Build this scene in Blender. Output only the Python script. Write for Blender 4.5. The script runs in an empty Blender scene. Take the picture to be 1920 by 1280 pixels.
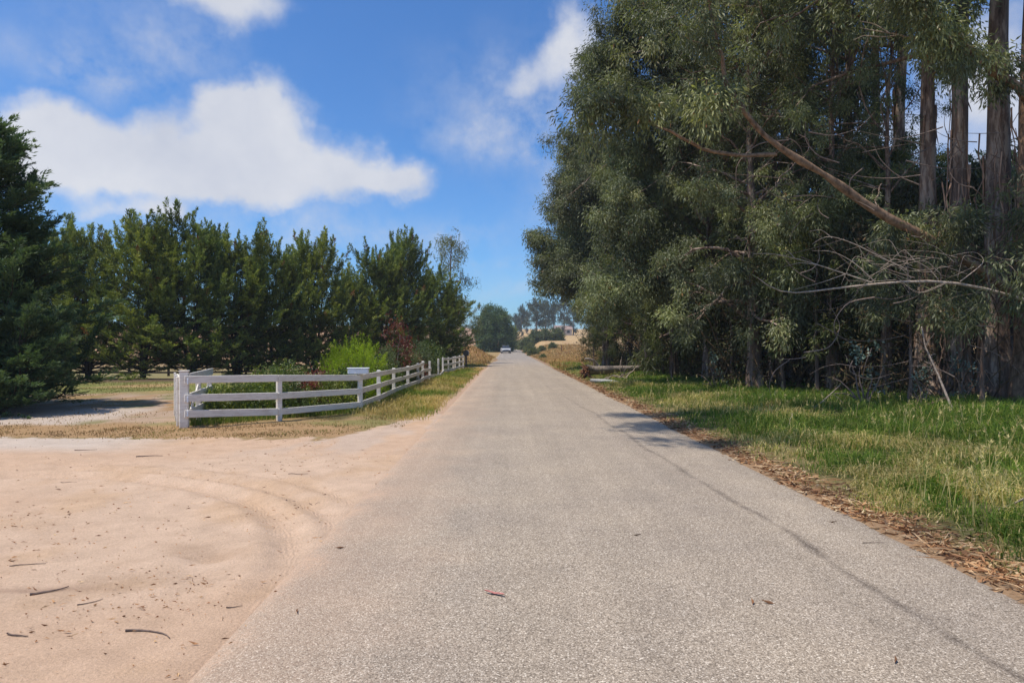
import bpy, math, random
import numpy as np
from math import radians as R, pi, sin, cos

# ------------------------------------------------------------------ basics
S = bpy.context.scene
COL = S.collection
CH = 1.65                       # eye height above the road


def wx(px, Y): return (px - 952.0) * Y / 1280.0
def wz(py, Y): return CH - (py - 648.0) * Y / 1280.0
def gY(py): return CH * 1280.0 / (py - 648.0)


def sstep(a, b, x):
    t = np.clip((np.asarray(x, float) - a) / (b - a), 0, 1)
    return t * t * (3 - 2 * t)


_tab = np.random.default_rng(3).random((256, 256))


def vnoise(x, y, o=0):
    x = np.asarray(x, float) + 37.7 * o + 1000.3
    y = np.asarray(y, float) + 91.3 * o + 1000.7
    xi = np.floor(x).astype(int); yi = np.floor(y).astype(int)
    fx = x - xi; fy = y - yi
    fx = fx * fx * (3 - 2 * fx); fy = fy * fy * (3 - 2 * fy)
    g = lambda a, b: _tab[a & 255, b & 255]
    return (g(xi, yi) * (1 - fx) * (1 - fy) + g(xi + 1, yi) * fx * (1 - fy)
            + g(xi, yi + 1) * (1 - fx) * fy + g(xi + 1, yi + 1) * fx * fy)


def fbm(x, y, o=0, n=4):
    s = 0; a = .5; f = 1.0; t = 0
    for k in range(n):
        s = s + a * vnoise(np.asarray(x) * f, np.asarray(y) * f, o + k); t += a
        a *= .5; f *= 2.03
    return s / t


# ------------------------------------------------------------------ terrain
def road_z(y):
    y = np.asarray(y, float)
    d = np.maximum(0, np.minimum(y, 420) - 108)
    return 3.25e-4 * d ** 1.79


def h(x, y):
    x = np.asarray(x, float); y = np.asarray(y, float)
    z = road_z(y)
    # left: shallow dip behind the cypresses then a dry hill
    z = z - .45 * sstep(34, 44, y) * (1 - sstep(54, 66, y)) * sstep(-9, -16, x)
    z = z + 4.6 * sstep(52, 120, y) * sstep(-9, -34, x)
    z = z + 1.45 * np.exp(-((x + 4.3) / 1.8) ** 2 - ((y - 78) / 10.0) ** 2)
    # right: gently rising golden field
    z = z + 2.4 * sstep(88, 190, y) * sstep(4.2, 9, x)
    z = z + .35 * sstep(5, 14, x) * (1 - sstep(60, 90, y)) * fbm(x * .25, y * .25, 5)
    # small unevenness off the road
    off = sstep(3.4, 4.6, x) + sstep(-1.9, -3.2, x)
    z = z + off * .07 * (fbm(x * .8, y * .8, 2) - .5) + off * .1 * (fbm(x * .22, y * .22, 8) - .5) * sstep(12, 20, y)
    return z


# ------------------------------------------------------------------ mesh helper
class MB:
    def __init__(s):
        s.v = []; s.q = []; s.t = []; s.rq = []; s.rt = []; s.n = 0

    def verts(s, v):
        v = np.asarray(v, float).reshape(-1, 3); b = s.n
        s.v.append(v); s.n += len(v); return b

    def quads(s, q, r=None):
        q = np.asarray(q, int).reshape(-1, 4); s.q.append(q)
        s.rq.append(np.full(len(q), .5) if r is None else np.broadcast_to(np.asarray(r, float), (len(q),)))

    def tris(s, t, r=None):
        t = np.asarray(t, int).reshape(-1, 3); s.t.append(t)
        s.rt.append(np.full(len(t), .5) if r is None else np.broadcast_to(np.asarray(r, float), (len(t),)))

    def tube(s, pts, rad, k=6, r=None, cap=True, rough=0, rg=None):
        pts = np.asarray(pts, float); n = len(pts)
        rad = np.broadcast_to(np.asarray(rad, float), (n,))
        tan = np.gradient(pts, axis=0)
        tan /= np.linalg.norm(tan, axis=1)[:, None] + 1e-9
        up = np.array([0, 0, 1.]) if abs(tan[0, 2]) < .9 else np.array([1., 0, 0])
        a = np.arange(k) * 2 * pi / k
        rings = []
        ridge = (rg.random(k) - .5) if (rough and rg is not None) else None
        u = np.cross(tan[0], up); u /= np.linalg.norm(u)
        for i in range(n):
            u = u - tan[i] * np.dot(u, tan[i]); u /= np.linalg.norm(u) + 1e-9
            w = np.cross(tan[i], u)
            rr = rad[i]
            if rough and rg is not None:
                ridge = ridge * .9 + .35 * (rg.random(k) - .5)
                rr = rad[i] * (1 + rough * 1.6 * ridge)
            rings.append(pts[i] + (np.cos(a) * rr)[:, None] * u + (np.sin(a) * rr)[:, None] * w)
        b = s.verts(np.concatenate(rings))
        i = np.arange(n - 1)[:, None] * k; j = np.arange(k)[None]; j2 = (j + 1) % k
        q = np.stack([b + i + j, b + i + j2, b + i + k + j2, b + i + k + j], -1).reshape(-1, 4)
        s.quads(q, r)
        if cap:
            for base, P in ((b, pts[0]), (b + (n - 1) * k, pts[-1])):
                c = s.verts(P)
                s.tris([[base + x, base + (x + 1) % k, c] for x in range(k)], r)

    def box(s, c, size, rz=0, r=None, bev=0.0, M=None):
        """bevelled box: centre c, full size, rotated about z (or by matrix M)"""
        hx, hy, hz = [d / 2 for d in size]
        m = min(bev, hx * .45, hy * .45, hz * .45)
        lv = []
        for zz, ins in ((-hz, m), (-hz + m, 0), (hz - m, 0), (hz, m)):
            a, b_ = hx - ins, hy - ins
            i = m
            lv += [(-a + i, -b_, zz), (a - i, -b_, zz), (a, -b_ + i, zz), (a, b_ - i, zz),
                   (a - i, b_, zz), (-a + i, b_, zz), (-a, b_ - i, zz), (-a, -b_ + i, zz)]
        lv = np.array(lv)
        if M is None:
            co, si = cos(rz), sin(rz)
            M = np.array([[co, -si, 0], [si, co, 0], [0, 0, 1]])
        b = s.verts(lv @ np.asarray(M).T + np.asarray(c, float))
        for L in range(3):
            s.quads([[b + L * 8 + j, b + L * 8 + (j + 1) % 8, b + L * 8 + 8 + (j + 1) % 8, b + L * 8 + 8 + j] for j in range(8)], r)
        for L, fl in ((0, 1), (3, 0)):
            o = b + L * 8
            c0 = s.verts(np.asarray(c, float) + np.asarray(M) @ np.array([0, 0, -hz if fl else hz]))
            s.tris([[o + (j + 1) % 8, o + j, c0] if fl else [o + j, o + (j + 1) % 8, c0] for j in range(8)], r)

    def beam(s, p, q, w, t, r=None, bev=.006, up=(0, 0, 1)):
        """board from p to q; w = height along up, t = thickness"""
        p = np.asarray(p, float); q = np.asarray(q, float)
        d = q - p; L = np.linalg.norm(d); d /= L
        up = np.asarray(up, float); sd = np.cross(up, d); sd /= np.linalg.norm(sd); u2 = np.cross(d, sd)
        M = np.stack([d, sd, u2], 1)
        s.box((p + q) / 2, (L, t, w), M=M, r=r, bev=bev)

    def leaves(s, pos, d, L, Wd, rg, r, fold=.0, upb=0.0):
        n = len(pos)
        d = d / (np.linalg.norm(d, axis=1)[:, None] + 1e-9)
        rv = rg.normal(size=(n, 3)) + np.array([0, 0, upb])
        sd = np.cross(d, rv); sd /= np.linalg.norm(sd, axis=1)[:, None] + 1e-9
        nn = np.cross(sd, d)
        L = np.broadcast_to(L, (n,))[:, None]; Wd = np.broadcast_to(Wd, (n,))[:, None]
        p1 = pos + d * L * .42 + sd * Wd * .5 + nn * L * fold
        p3 = pos + d * L * .42 - sd * Wd * .5 + nn * L * fold
        p2 = pos + d * L - nn * L * fold
        b = s.verts(np.stack([pos, p1, p2, p3], 1).reshape(-1, 3))
        s.quads(b + np.arange(4 * n).reshape(-1, 4), r)

    def blades(s, pos, hh, w, lean, rg, r):
        n = len(pos)
        lean = np.broadcast_to(lean, (n,))
        az = rg.random(n) * 2 * pi
        sd = np.stack([np.cos(az), np.sin(az), np.zeros(n)], 1) * (np.broadcast_to(w, (n,)) / 2)[:, None]
        la = rg.random(n) * 2 * pi
        lv = np.stack([np.cos(la), np.sin(la), np.zeros(n)], 1) * (lean * rg.random(n))[:, None] * hh[:, None]
        up = np.array([0, 0, 1.]) * hh[:, None]
        m = pos + up * .55 + lv * .3
        t = pos + up * (1 - .25 * lean)[:, None] + lv
        v = np.stack([pos - sd, pos + sd, m + sd * .75, m - sd * .75, t], 1)
        b = s.verts(v.reshape(-1, 3)) + 5 * np.arange(n)[:, None]
        s.quads(b + np.array([0, 1, 2, 3]), r)
        s.tris(b + np.array([3, 2, 4]), r)

    def mesh(s, name, mat, smooth=False):
        V = np.concatenate(s.v).astype(np.float32)
        Q = np.concatenate(s.q) if s.q else np.zeros((0, 4), int)
        T = np.concatenate(s.t) if s.t else np.zeros((0, 3), int)
        rn = np.concatenate([np.concatenate(s.rq) if s.rq else np.zeros(0), np.concatenate(s.rt) if s.rt else np.zeros(0)])
        me = bpy.data.meshes.new(name)
        me.vertices.add(len(V)); me.vertices.foreach_set('co', V.ravel())
        nl = Q.size + T.size; nf = len(Q) + len(T)
        me.loops.add(nl); me.loops.foreach_set('vertex_index', np.concatenate([Q.ravel(), T.ravel()]).astype(np.int32))
        me.polygons.add(nf)
        ls = np.concatenate([np.arange(len(Q)) * 4, Q.size + np.arange(len(T)) * 3]).astype(np.int32)
        me.polygons.foreach_set('loop_start', ls)
        a = me.attributes.new('rnd', 'FLOAT', 'FACE'); a.data.foreach_set('value', rn.astype(np.float32))
        me.update(calc_edges=True)
        me.validate()
        me.polygons.foreach_set('use_smooth', np.full(len(me.polygons), smooth))
        me.materials.append(mat)
        return me

    def obj(s, name, mat, parent=None, smooth=False):
        o = bpy.data.objects.new(name, s.mesh(name, mat, smooth)); COL.objects.link(o)
        if parent is not None: o.parent = parent
        return o


def tag(o, label=None, cat=None, group=None, kind=None):
    if label: o['label'] = label
    if cat: o['category'] = cat
    if group: o['group'] = group
    if kind: o['kind'] = kind
    return o


def thing(name, label, cat, loc=(0, 0, 0), rz=0, group=None):
    o = bpy.data.objects.new(name, None); COL.objects.link(o)
    o.location = loc; o.rotation_euler = (0, 0, rz); o.empty_display_size = .3
    return tag(o, label, cat, group)


def dup(root, loc, rz, scale=1.0, label=None, group=None, name=None):
    r = root.copy(); COL.objects.link(r)
    if name: r.name = name
    r.location = loc; r.rotation_euler = (0, 0, rz)
    r.scale = (scale,) * 3 if np.isscalar(scale) else scale
    if label: r['label'] = label
    if group: r['group'] = group
    for ch in list(root.children):
        c = ch.copy(); COL.objects.link(c); c.parent = r
        for g in list(ch.children):
            d = g.copy(); COL.objects.link(d); d.parent = c
    return r


# ------------------------------------------------------------------ materials
def new_mat(name):
    m = bpy.data.materials.new(name); m.use_nodes = True
    nt = m.node_tree; nt.nodes.clear()
    out = nt.nodes.new('ShaderNodeOutputMaterial')
    return m, nt, out


def N(nt, t, **kw):
    n = nt.nodes.new(t)
    for k, v in kw.items():
        if k == 'inp':
            for a, b in v.items(): n.inputs[a].default_value = b
        else: setattr(n, k, v)
    return n


def rgba(c): return (c[0], c[1], c[2], 1)


def ramp(nt, fac, stops):
    r = N(nt, 'ShaderNodeValToRGB')
    e = r.color_ramp.elements
    while len(e) < len(stops): e.new(.5)
    for i, (p, c) in enumerate(stops):
        e[i].position = p; e[i].color = rgba(c)
    nt.links.new(fac, r.inputs[0]); return r.outputs[0]


def mul(nt, a, b, fac=1.0, mode='MULTIPLY'):
    m = N(nt, 'ShaderNodeMix', data_type='RGBA', blend_type=mode)
    m.inputs[0].default_value = fac if not hasattr(fac, 'links') else 0
    if hasattr(fac, 'links'): nt.links.new(fac, m.inputs[0])
    for s_, i in ((a, 6), (b, 7)):
        if hasattr(s_, 'links'): nt.links.new(s_, m.inputs[i])
        else: m.inputs[i].default_value = rgba(s_)
    return m.outputs[2]


def math_(nt, op, a, b=None, c=None, clamp=False):
    n = N(nt, 'ShaderNodeMath', operation=op, use_clamp=clamp)
    for i, s_ in enumerate((a, b, c)):
        if s_ is None: continue
        if hasattr(s_, 'links'): nt.links.new(s_, n.inputs[i])
        else: n.inputs[i].default_value = s_
    return n.outputs[0]


def leaf_mat(name, stops, trans, tfac=.3, rough=.5, spec=.3, nscale=.35, nlo=.55, nhi=1.35):
    """stops: colour ramp over the per-leaf random value; noise paints clumps lighter/darker, like lit and shaded foliage"""
    m, nt, out = new_mat(name)
    at = N(nt, 'ShaderNodeAttribute', attribute_name='rnd')
    col = ramp(nt, at.outputs['Fac'], stops)
    geo = N(nt, 'ShaderNodeNewGeometry')
    no = N(nt, 'ShaderNodeTexNoise', inp={'Scale': 1 / nscale / 3, 'Detail': 2})
    nt.links.new(geo.outputs['Position'], no.inputs['Vector'])
    g = ramp(nt, no.outputs['Fac'], [(.3, (nlo, nlo, nlo)), (.7, (nhi, nhi, nhi * .9))])
    col = mul(nt, col, g)
    oi = N(nt, 'ShaderNodeObjectInfo')
    og = ramp(nt, oi.outputs['Random'], [(0, (.85, .9, .9)), (1, (1.12, 1.08, .95))])
    col = mul(nt, col, og)
    p = N(nt, 'ShaderNodeBsdfPrincipled', inp={'Roughness': rough, 'Specular IOR Level': spec})
    nt.links.new(col, p.inputs['Base Color'])
    t = N(nt, 'ShaderNodeBsdfTranslucent')
    nt.links.new(mul(nt, col, trans), t.inputs['Color'])
    mx = N(nt, 'ShaderNodeMixShader', inp={0: tfac})
    nt.links.new(p.outputs[0], mx.inputs[1]); nt.links.new(t.outputs[0], mx.inputs[2])
    nt.links.new(mx.outputs[0], out.inputs[0])
    return m


def bark_mat(name, c1, c2, sx=14, sz=1.6, bump=.6, rough=.85, peel=None):
    m, nt, out = new_mat(name)
    tc = N(nt, 'ShaderNodeTexCoord')
    mp = N(nt, 'ShaderNodeMapping', inp={'Scale': (sx, sx, sz)})
    nt.links.new(tc.outputs['Object'], mp.inputs[0])
    no = N(nt, 'ShaderNodeTexNoise', inp={'Scale': 1.0, 'Detail': 6, 'Roughness': .65})
    nt.links.new(mp.outputs[0], no.inputs['Vector'])
    col = ramp(nt, no.outputs['Fac'], [(.32, c1), (.68, c2)])
    if peel:
        mp2 = N(nt, 'ShaderNodeMapping', inp={'Scale': (2.6, 2.6, .55)}); nt.links.new(tc.outputs['Object'], mp2.inputs[0])
        n2 = N(nt, 'ShaderNodeTexNoise', inp={'Scale': 1.3, 'Detail': 8, 'Roughness': .7}); nt.links.new(mp2.outputs[0], n2.inputs['Vector'])
        f2 = ramp(nt, n2.outputs['Fac'], [(.5, (0, 0, 0)), (.58, (1, 1, 1))])
        col = mul(nt, col, peel, fac=f2, mode='MIX')
        f3 = ramp(nt, n2.outputs['Fac'], [(.36, (1, 1, 1)), (.44, (0, 0, 0))])
        col = mul(nt, col, (.42, .36, .33), fac=f3)
    at = N(nt, 'ShaderNodeAttribute', attribute_name='rnd')
    col = mul(nt, col, ramp(nt, at.outputs['Fac'], [(0, (.6, .6, .6)), (1, (1.4, 1.4, 1.4))]))
    p = N(nt, 'ShaderNodeBsdfPrincipled', inp={'Roughness': rough, 'Specular IOR Level': .2})
    nt.links.new(col, p.inputs['Base Color'])
    b = N(nt, 'ShaderNodeBump', inp={'Strength': bump, 'Distance': .04})
    nt.links.new(no.outputs['Fac'], b.inputs['Height']); nt.links.new(b.outputs[0], p.inputs['Normal'])
    nt.links.new(p.outputs[0], out.inputs[0])
    return m


def plain_mat(name, c, rough=.6, c2=None, scale=8, metal=0, bump=.15, spec=.4):
    m, nt, out = new_mat(name)
    tc = N(nt, 'ShaderNodeTexCoord')
    no = N(nt, 'ShaderNodeTexNoise', inp={'Scale': scale, 'Detail': 5, 'Roughness': .6})
    nt.links.new(tc.outputs['Object'], no.inputs['Vector'])
    c2 = c2 or tuple(x * .8 for x in c)
    col = ramp(nt, no.outputs['Fac'], [(.35, c2), (.6, c)])
    p = N(nt, 'ShaderNodeBsdfPrincipled', inp={'Roughness': rough, 'Metallic': metal, 'Specular IOR Level': spec})
    nt.links.new(col, p.inputs['Base Color'])
    if bump:
        b = N(nt, 'ShaderNodeBump', inp={'Strength': bump, 'Distance': .01})
        nt.links.new(no.outputs['Fac'], b.inputs['Height']); nt.links.new(b.outputs[0], p.inputs['Normal'])
    nt.links.new(p.outputs[0], out.inputs[0])
    return m


def blade_mat(name, stops, trans, tfac=.35, nscale=.5):
    return leaf_mat(name, stops, trans, tfac, rough=.6, spec=.2, nscale=nscale, nlo=.7, nhi=1.25)


def terrain_mat(name, fine=60, f_lo=.8, f_hi=1.18, bump=.35, bdist=.02, specks=False):
    m, nt, out = new_mat(name)
    vc = N(nt, 'ShaderNodeVertexColor', layer_name='Col')
    geo = N(nt, 'ShaderNodeNewGeometry')
    n1 = N(nt, 'ShaderNodeTexNoise', inp={'Scale': fine, 'Detail': 5, 'Roughness': .7})
    nt.links.new(geo.outputs['Position'], n1.inputs['Vector'])
    n2 = N(nt, 'ShaderNodeTexNoise', inp={'Scale': 2.8, 'Detail': 10, 'Roughness': .72})
    nt.links.new(geo.outputs['Position'], n2.inputs['Vector'])
    g = ramp(nt, n1.outputs['Fac'], [(.28, (f_lo,) * 3), (.72, (f_hi,) * 3)])
    g2 = ramp(nt, n2.outputs['Fac'], [(.32, (.88, .87, .855)), (.68, (1.12, 1.12, 1.12))])
    col = mul(nt, mul(nt, vc.outputs[0], g), g2)
    hgt = n1.outputs['Fac']
    if specks:
        v = N(nt, 'ShaderNodeTexVoronoi', inp={'Scale': 38.0, 'Randomness': 1.0})
        nt.links.new(geo.outputs['Position'], v.inputs['Vector'])
        n3 = N(nt, 'ShaderNodeTexNoise', inp={'Scale': 4.5, 'Detail': 3})
        nt.links.new(geo.outputs['Position'], n3.inputs['Vector'])
        thr = math_(nt, 'MULTIPLY_ADD', n3.outputs['Fac'], .7, -.26)
        msk = math_(nt, 'LESS_THAN', v.outputs['Distance'], thr)
        msk = math_(nt, 'MULTIPLY', msk, .55)
        sc = ramp(nt, N_out(nt, v), [(0, (.30, .21, .15)), (.6, (.46, .33, .24)), (1, (.62, .52, .45))])
        col = mul(nt, col, sc, fac=msk, mode='MIX')
        hgt = math_(nt, 'ADD', n1.outputs['Fac'], msk)
        # tyre tracks: tread prints along turning arcs
        sx = N(nt, 'ShaderNodeSeparateXYZ'); nt.links.new(geo.outputs['Position'], sx.inputs[0])
        dx = math_(nt, 'ADD', sx.outputs[0], 6.0); dy = math_(nt, 'ADD', sx.outputs[1], -4.2)
        wn = math_(nt, 'MULTIPLY_ADD', n3.outputs['Fac'], .16, -.08)
        rad = math_(nt, 'ADD', math_(nt, 'SQRT', math_(nt, 'ADD', math_(nt, 'MULTIPLY', dx, dx), math_(nt, 'MULTIPLY', dy, dy))), wn)
        ang = math_(nt, 'ARCTAN2', dy, dx)
        tr_ = None
        for r0, wd_ in ((4.45, .12), (4.82, .08), (5.25, .09)):
            band = math_(nt, 'SUBTRACT', 1.0, math_(nt, 'DIVIDE', math_(nt, 'ABSOLUTE', math_(nt, 'ADD', rad, -r0)), wd_), clamp=True)
            tr_ = band if tr_ is None else math_(nt, 'MAXIMUM', tr_, band)
        tr_ = math_(nt, 'MULTIPLY', tr_, math_(nt, 'MULTIPLY_ADD', n2.outputs['Fac'], 3.0, -.9, clamp=True))
        rings_ = math_(nt, 'SINE', math_(nt, 'MULTIPLY', rad, 150.0))
        lugs = math_(nt, 'SINE', math_(nt, 'MULTIPLY', ang, 330.0))
        tread = math_(nt, 'MULTIPLY', tr_, math_(nt, 'MULTIPLY_ADD', lugs, .45, rings_))
        col = mul(nt, col, (.84, .80, .77), fac=math_(nt, 'MULTIPLY', tr_, .4))
        hgt = math_(nt, 'ADD', hgt, math_(nt, 'MULTIPLY', tread, .27))
    p = N(nt, 'ShaderNodeBsdfPrincipled', inp={'Roughness': .95, 'Specular IOR Level': .15})
    nt.links.new(col, p.inputs['Base Color'])
    b = N(nt, 'ShaderNodeBump', inp={'Strength': bump, 'Distance': bdist})
    nt.links.new(hgt, b.inputs['Height']); nt.links.new(b.outputs[0], p.inputs['Normal'])
    nt.links.new(p.outputs[0], out.inputs[0])
    return m


def N_out(nt, v):
    s_ = N(nt, 'ShaderNodeSeparateColor'); nt.links.new(v.outputs['Color'], s_.inputs[0]); return s_.outputs[0]


# --- asphalt (chip seal) with sand drifting over its left edge
def road_material():
    m, nt, out = new_mat('chip_seal')
    geo = N(nt, 'ShaderNodeNewGeometry'); P = geo.outputs['Position']
    sx = N(nt, 'ShaderNodeSeparateXYZ'); nt.links.new(P, sx.inputs[0]); X, Y = sx.outputs[0], sx.outputs[1]
    v = N(nt, 'ShaderNodeTexVoronoi', inp={'Scale': 128.0}); nt.links.new(P, v.inputs['Vector'])
    chip = ramp(nt, N_out(nt, v), [(0, (.19, .15, .115)), (.3, (.335, .27, .205)), (.62, (.415, .338, .26)), (.88, (.52, .43, .335)), (1, (.76, .66, .54))])
    nd = N(nt, 'ShaderNodeTexNoise', inp={'Scale': 150.0, 'Detail': 3}); nt.links.new(P, nd.inputs['Vector'])
    chip = mul(nt, chip, ramp(nt, nd.outputs['Fac'], [(.3, (.62, .62, .62)), (.7, (1.32, 1.32, 1.32))]))
    # gaps between stones
    gap = ramp(nt, v.outputs['Distance'], [(.35, (1, 1, 1)), (.8, (.78, .77, .76))])
    chip = mul(nt, chip, gap)
    n2 = N(nt, 'ShaderNodeTexNoise', inp={'Scale': .9, 'Detail': 5, 'Roughness': .6}); nt.links.new(P, n2.inputs['Vector'])
    col = mul(nt, chip, ramp(nt, n2.outputs['Fac'], [(.3, (.9, .9, .91)), (.7, (1.08, 1.07, 1.05))]))
    # streaks along the wheel tracks
    mp = N(nt, 'ShaderNodeMapping', inp={'Scale': (3.0, .06, 1)}); nt.links.new(P, mp.inputs[0])
    n4 = N(nt, 'ShaderNodeTexNoise', inp={'Scale': 1.0, 'Detail': 4}); nt.links.new(mp.outputs[0], n4.inputs['Vector'])
    col = mul(nt, col, ramp(nt, n4.outputs['Fac'], [(.35, (.93, .93, .93)), (.65, (1.05, 1.05, 1.05))]))
    for xc in (-.35, 1.95):
        wt = math_(nt, 'SUBTRACT', 1.0, math_(nt, 'DIVIDE', math_(nt, 'ABSOLUTE', math_(nt, 'ADD', X, -xc)), .5), clamp=True)
        wt = math_(nt, 'MULTIPLY', wt, math_(nt, 'MULTIPLY_ADD', n4.outputs['Fac'], 1.4, -.2, clamp=True))
        col = mul(nt, col, (.93, .93, .94), fac=wt)
    n6 = N(nt, 'ShaderNodeTexNoise', inp={'Scale': .33, 'Detail': 7, 'Roughness': .7}); nt.links.new(P, n6.inputs['Vector'])
    col = mul(nt, col, ramp(nt, n6.outputs['Fac'], [(.36, (.93, .93, .94)), (.5, (1, 1, 1)), (.66, (1.06, 1.05, 1.03))]))
    # darker bluish grey further along
    far = math_(nt, 'MULTIPLY_ADD', Y, 1 / 26., -2.3, clamp=True)
    col = mul(nt, col, (.74, .79, .86), fac=math_(nt, 'MULTIPLY', far, .6))
    # worn tar line on the right
    wv = N(nt, 'ShaderNodeTexNoise', inp={'Scale': .35, 'Detail': 2}); nt.links.new(P, wv.inputs['Vector'])
    cx = math_(nt, 'MULTIPLY_ADD', Y, -.041, 2.66)
    cx = math_(nt, 'ADD', cx, math_(nt, 'MULTIPLY_ADD', wv.outputs['Fac'], .5, -.25))
    d = math_(nt, 'ABSOLUTE', math_(nt, 'SUBTRACT', X, cx))
    nb = N(nt, 'ShaderNodeTexNoise', inp={'Scale': 3.0, 'Detail': 5}); nt.links.new(P, nb.inputs['Vector'])
    wd = math_(nt, 'MULTIPLY_ADD', nb.outputs['Fac'], .15, -.015)
    ln = math_(nt, 'SUBTRACT', 1.0, math_(nt, 'DIVIDE', d, wd), clamp=True)
    ln = math_(nt, 'MULTIPLY', ln, math_(nt, 'MULTIPLY_ADD', Y, -.04, 1.25, clamp=True))
    ln = math_(nt, 'MULTIPLY', ln, math_(nt, 'MULTIPLY_ADD', nb.outputs['Fac'], 2.2, -.45, clamp=True))
    col = mul(nt, col, (.46, .45, .46), fac=ln)
    # sand dusted over the left side, thin dirt on the right edge
    ns = N(nt, 'ShaderNodeTexNoise', inp={'Scale': 1.3, 'Detail': 7, 'Roughness': .62}); nt.links.new(P, ns.inputs['Vector'])
    nf = N(nt, 'ShaderNodeTexNoise', inp={'Scale': 45.0, 'Detail': 4, 'Roughness': .7}); nt.links.new(P, nf.inputs['Vector'])
    e = math_(nt, 'MULTIPLY_ADD', X, -1.0, -1.47)
    e = math_(nt, 'ADD', e, math_(nt, 'MULTIPLY_ADD', ns.outputs['Fac'], 1.3, -.60))
    e = math_(nt, 'ADD', e, math_(nt, 'MULTIPLY_ADD', nf.outputs['Fac'], 1.0, -.5))
    solid = math_(nt, 'MULTIPLY', e, 2.6, clamp=True)
    e2 = math_(nt, 'MULTIPLY_ADD', X, -.6, -.18)
    e2 = math_(nt, 'ADD', e2, math_(nt, 'MULTIPLY_ADD', ns.outputs['Fac'], .9, -.45))
    e2 = math_(nt, 'ADD', e2, math_(nt, 'MULTIPLY_ADD', nf.outputs['Fac'], .9, -.45))
    dust = math_(nt, 'MULTIPLY', e2, .62, clamp=True)
    fade = math_(nt, 'MULTIPLY_ADD', Y, -.02, 1.35, clamp=True)
    col = mul(nt, col, (.49, .325, .225), fac=math_(nt, 'MULTIPLY', dust, fade), mode='MIX')
    sandc = ramp(nt, nf.outputs['Fac'], [(.3, (.43, .285, .19)), (.7, (.56, .38, .265))])
    col = mul(nt, col, sandc, fac=solid, mode='MIX')
    r1 = math_(nt, 'ADD', math_(nt, 'ADD', X, -3.28), math_(nt, 'MULTIPLY_ADD', ns.outputs['Fac'], .6, -.3))
    r1 = math_(nt, 'ADD', r1, math_(nt, 'MULTIPLY_ADD', nf.outputs['Fac'], .4, -.2))
    col = mul(nt, col, (.30, .19, .11), fac=math_(nt, 'MULTIPLY', r1, 4.0, clamp=True), mode='MIX')
    p = N(nt, 'ShaderNodeBsdfPrincipled', inp={'Roughness': .9, 'Specular IOR Level': .2})
    nt.links.new(col, p.inputs['Base Color'])
    hh = math_(nt, 'SUBTRACT', nd.outputs['Fac'], v.outputs['Distance'])
    b = N(nt, 'ShaderNodeBump', inp={'Strength': .45, 'Distance': .006})
    nt.links.new(hh, b.inputs['Height']); nt.links.new(b.outputs[0], p.inputs['Normal'])
    nt.links.new(p.outputs[0], out.inputs[0])
    return m


def paint_mat():
    m, nt, out = new_mat('weathered_white_paint')
    geo = N(nt, 'ShaderNodeNewGeometry'); P = geo.outputs['Position']
    mp = N(nt, 'ShaderNodeMapping', inp={'Scale': (2.2, 2.2, 14)}); nt.links.new(P, mp.inputs[0])
    n1 = N(nt, 'ShaderNodeTexNoise', inp={'Scale': 1.6, 'Detail': 7, 'Roughness': .7}); nt.links.new(mp.outputs[0], n1.inputs['Vector'])
    n2 = N(nt, 'ShaderNodeTexNoise', inp={'Scale': 14.0, 'Detail': 6, 'Roughness': .75}); nt.links.new(P, n2.inputs['Vector'])
    col = ramp(nt, n1.outputs['Fac'], [(.3, (.58, .50, .42)), (.5, (.79, .73, .65)), (.75, (.84, .79, .72))])
    chips = math_(nt, 'GREATER_THAN', n2.outputs['Fac'], .66)
    col = mul(nt, col, (.36, .29, .23), fac=math_(nt, 'MULTIPLY', chips, .75), mode='MIX')
    sx = N(nt, 'ShaderNodeSeparateXYZ'); nt.links.new(P, sx.inputs[0])
    sp_ = math_(nt, 'MULTIPLY_ADD', sx.outputs[2], -4.0, .75)
    sp_ = math_(nt, 'ADD', sp_, math_(nt, 'MULTIPLY_ADD', n2.outputs['Fac'], 1.4, -.8), clamp=True)
    col = mul(nt, col, (.40, .28, .19), fac=math_(nt, 'MULTIPLY', sp_, .7), mode='MIX')
    p = N(nt, 'ShaderNodeBsdfPrincipled', inp={'Roughness': .6, 'Specular IOR Level': .3})
    nt.links.new(col, p.inputs['Base Color'])
    b = N(nt, 'ShaderNodeBump', inp={'Strength': .3, 'Distance': .006}); nt.links.new(n1.outputs['Fac'], b.inputs['Height']); nt.links.new(b.outputs[0], p.inputs['Normal'])
    nt.links.new(p.outputs[0], out.inputs[0])
    return m


M = {}
M['road'] = road_material()
M['ground'] = terrain_mat('earth', 34, .62, 1.3, .6, .03)
M['sand'] = terrain_mat('sandy_dirt', 55, .82, 1.2, .7, .02, specks=True)
M['euc'] = leaf_mat('eucalyptus_leaf', [(0, (.070, .080, .050)), (.3, (.120, .132, .082)), (.58, (.175, .188, .110)), (.8, (.25, .25, .11)), (.93, (.36, .38, .28)), (1, (.25, .12, .06))], (1.0, 1.1, .4), .34, .46, .35, 1.0, .6, 1.6)  # strong clump contrast paints in sunlit masses and dark depth
M['euc_dark'] = leaf_mat('eucalyptus_leaf_dense', [(0, (.055, .065, .030)), (.5, (.105, .118, .045)), (.9, (.185, .19, .06)), (1, (.2, .1, .05))], (1.0, 1.1, .4), .32, .46, .32, 1.0, .45, 1.8)  # wider clump range paints deeper shade between the lit masses
M['euc_blue'] = leaf_mat('juvenile_eucalyptus_leaf', [(0, (.11, .15, .12)), (.6, (.24, .30, .26)), (1, (.42, .49, .45))], (.7, .9, .8), .2, .5, .3, .3)
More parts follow.
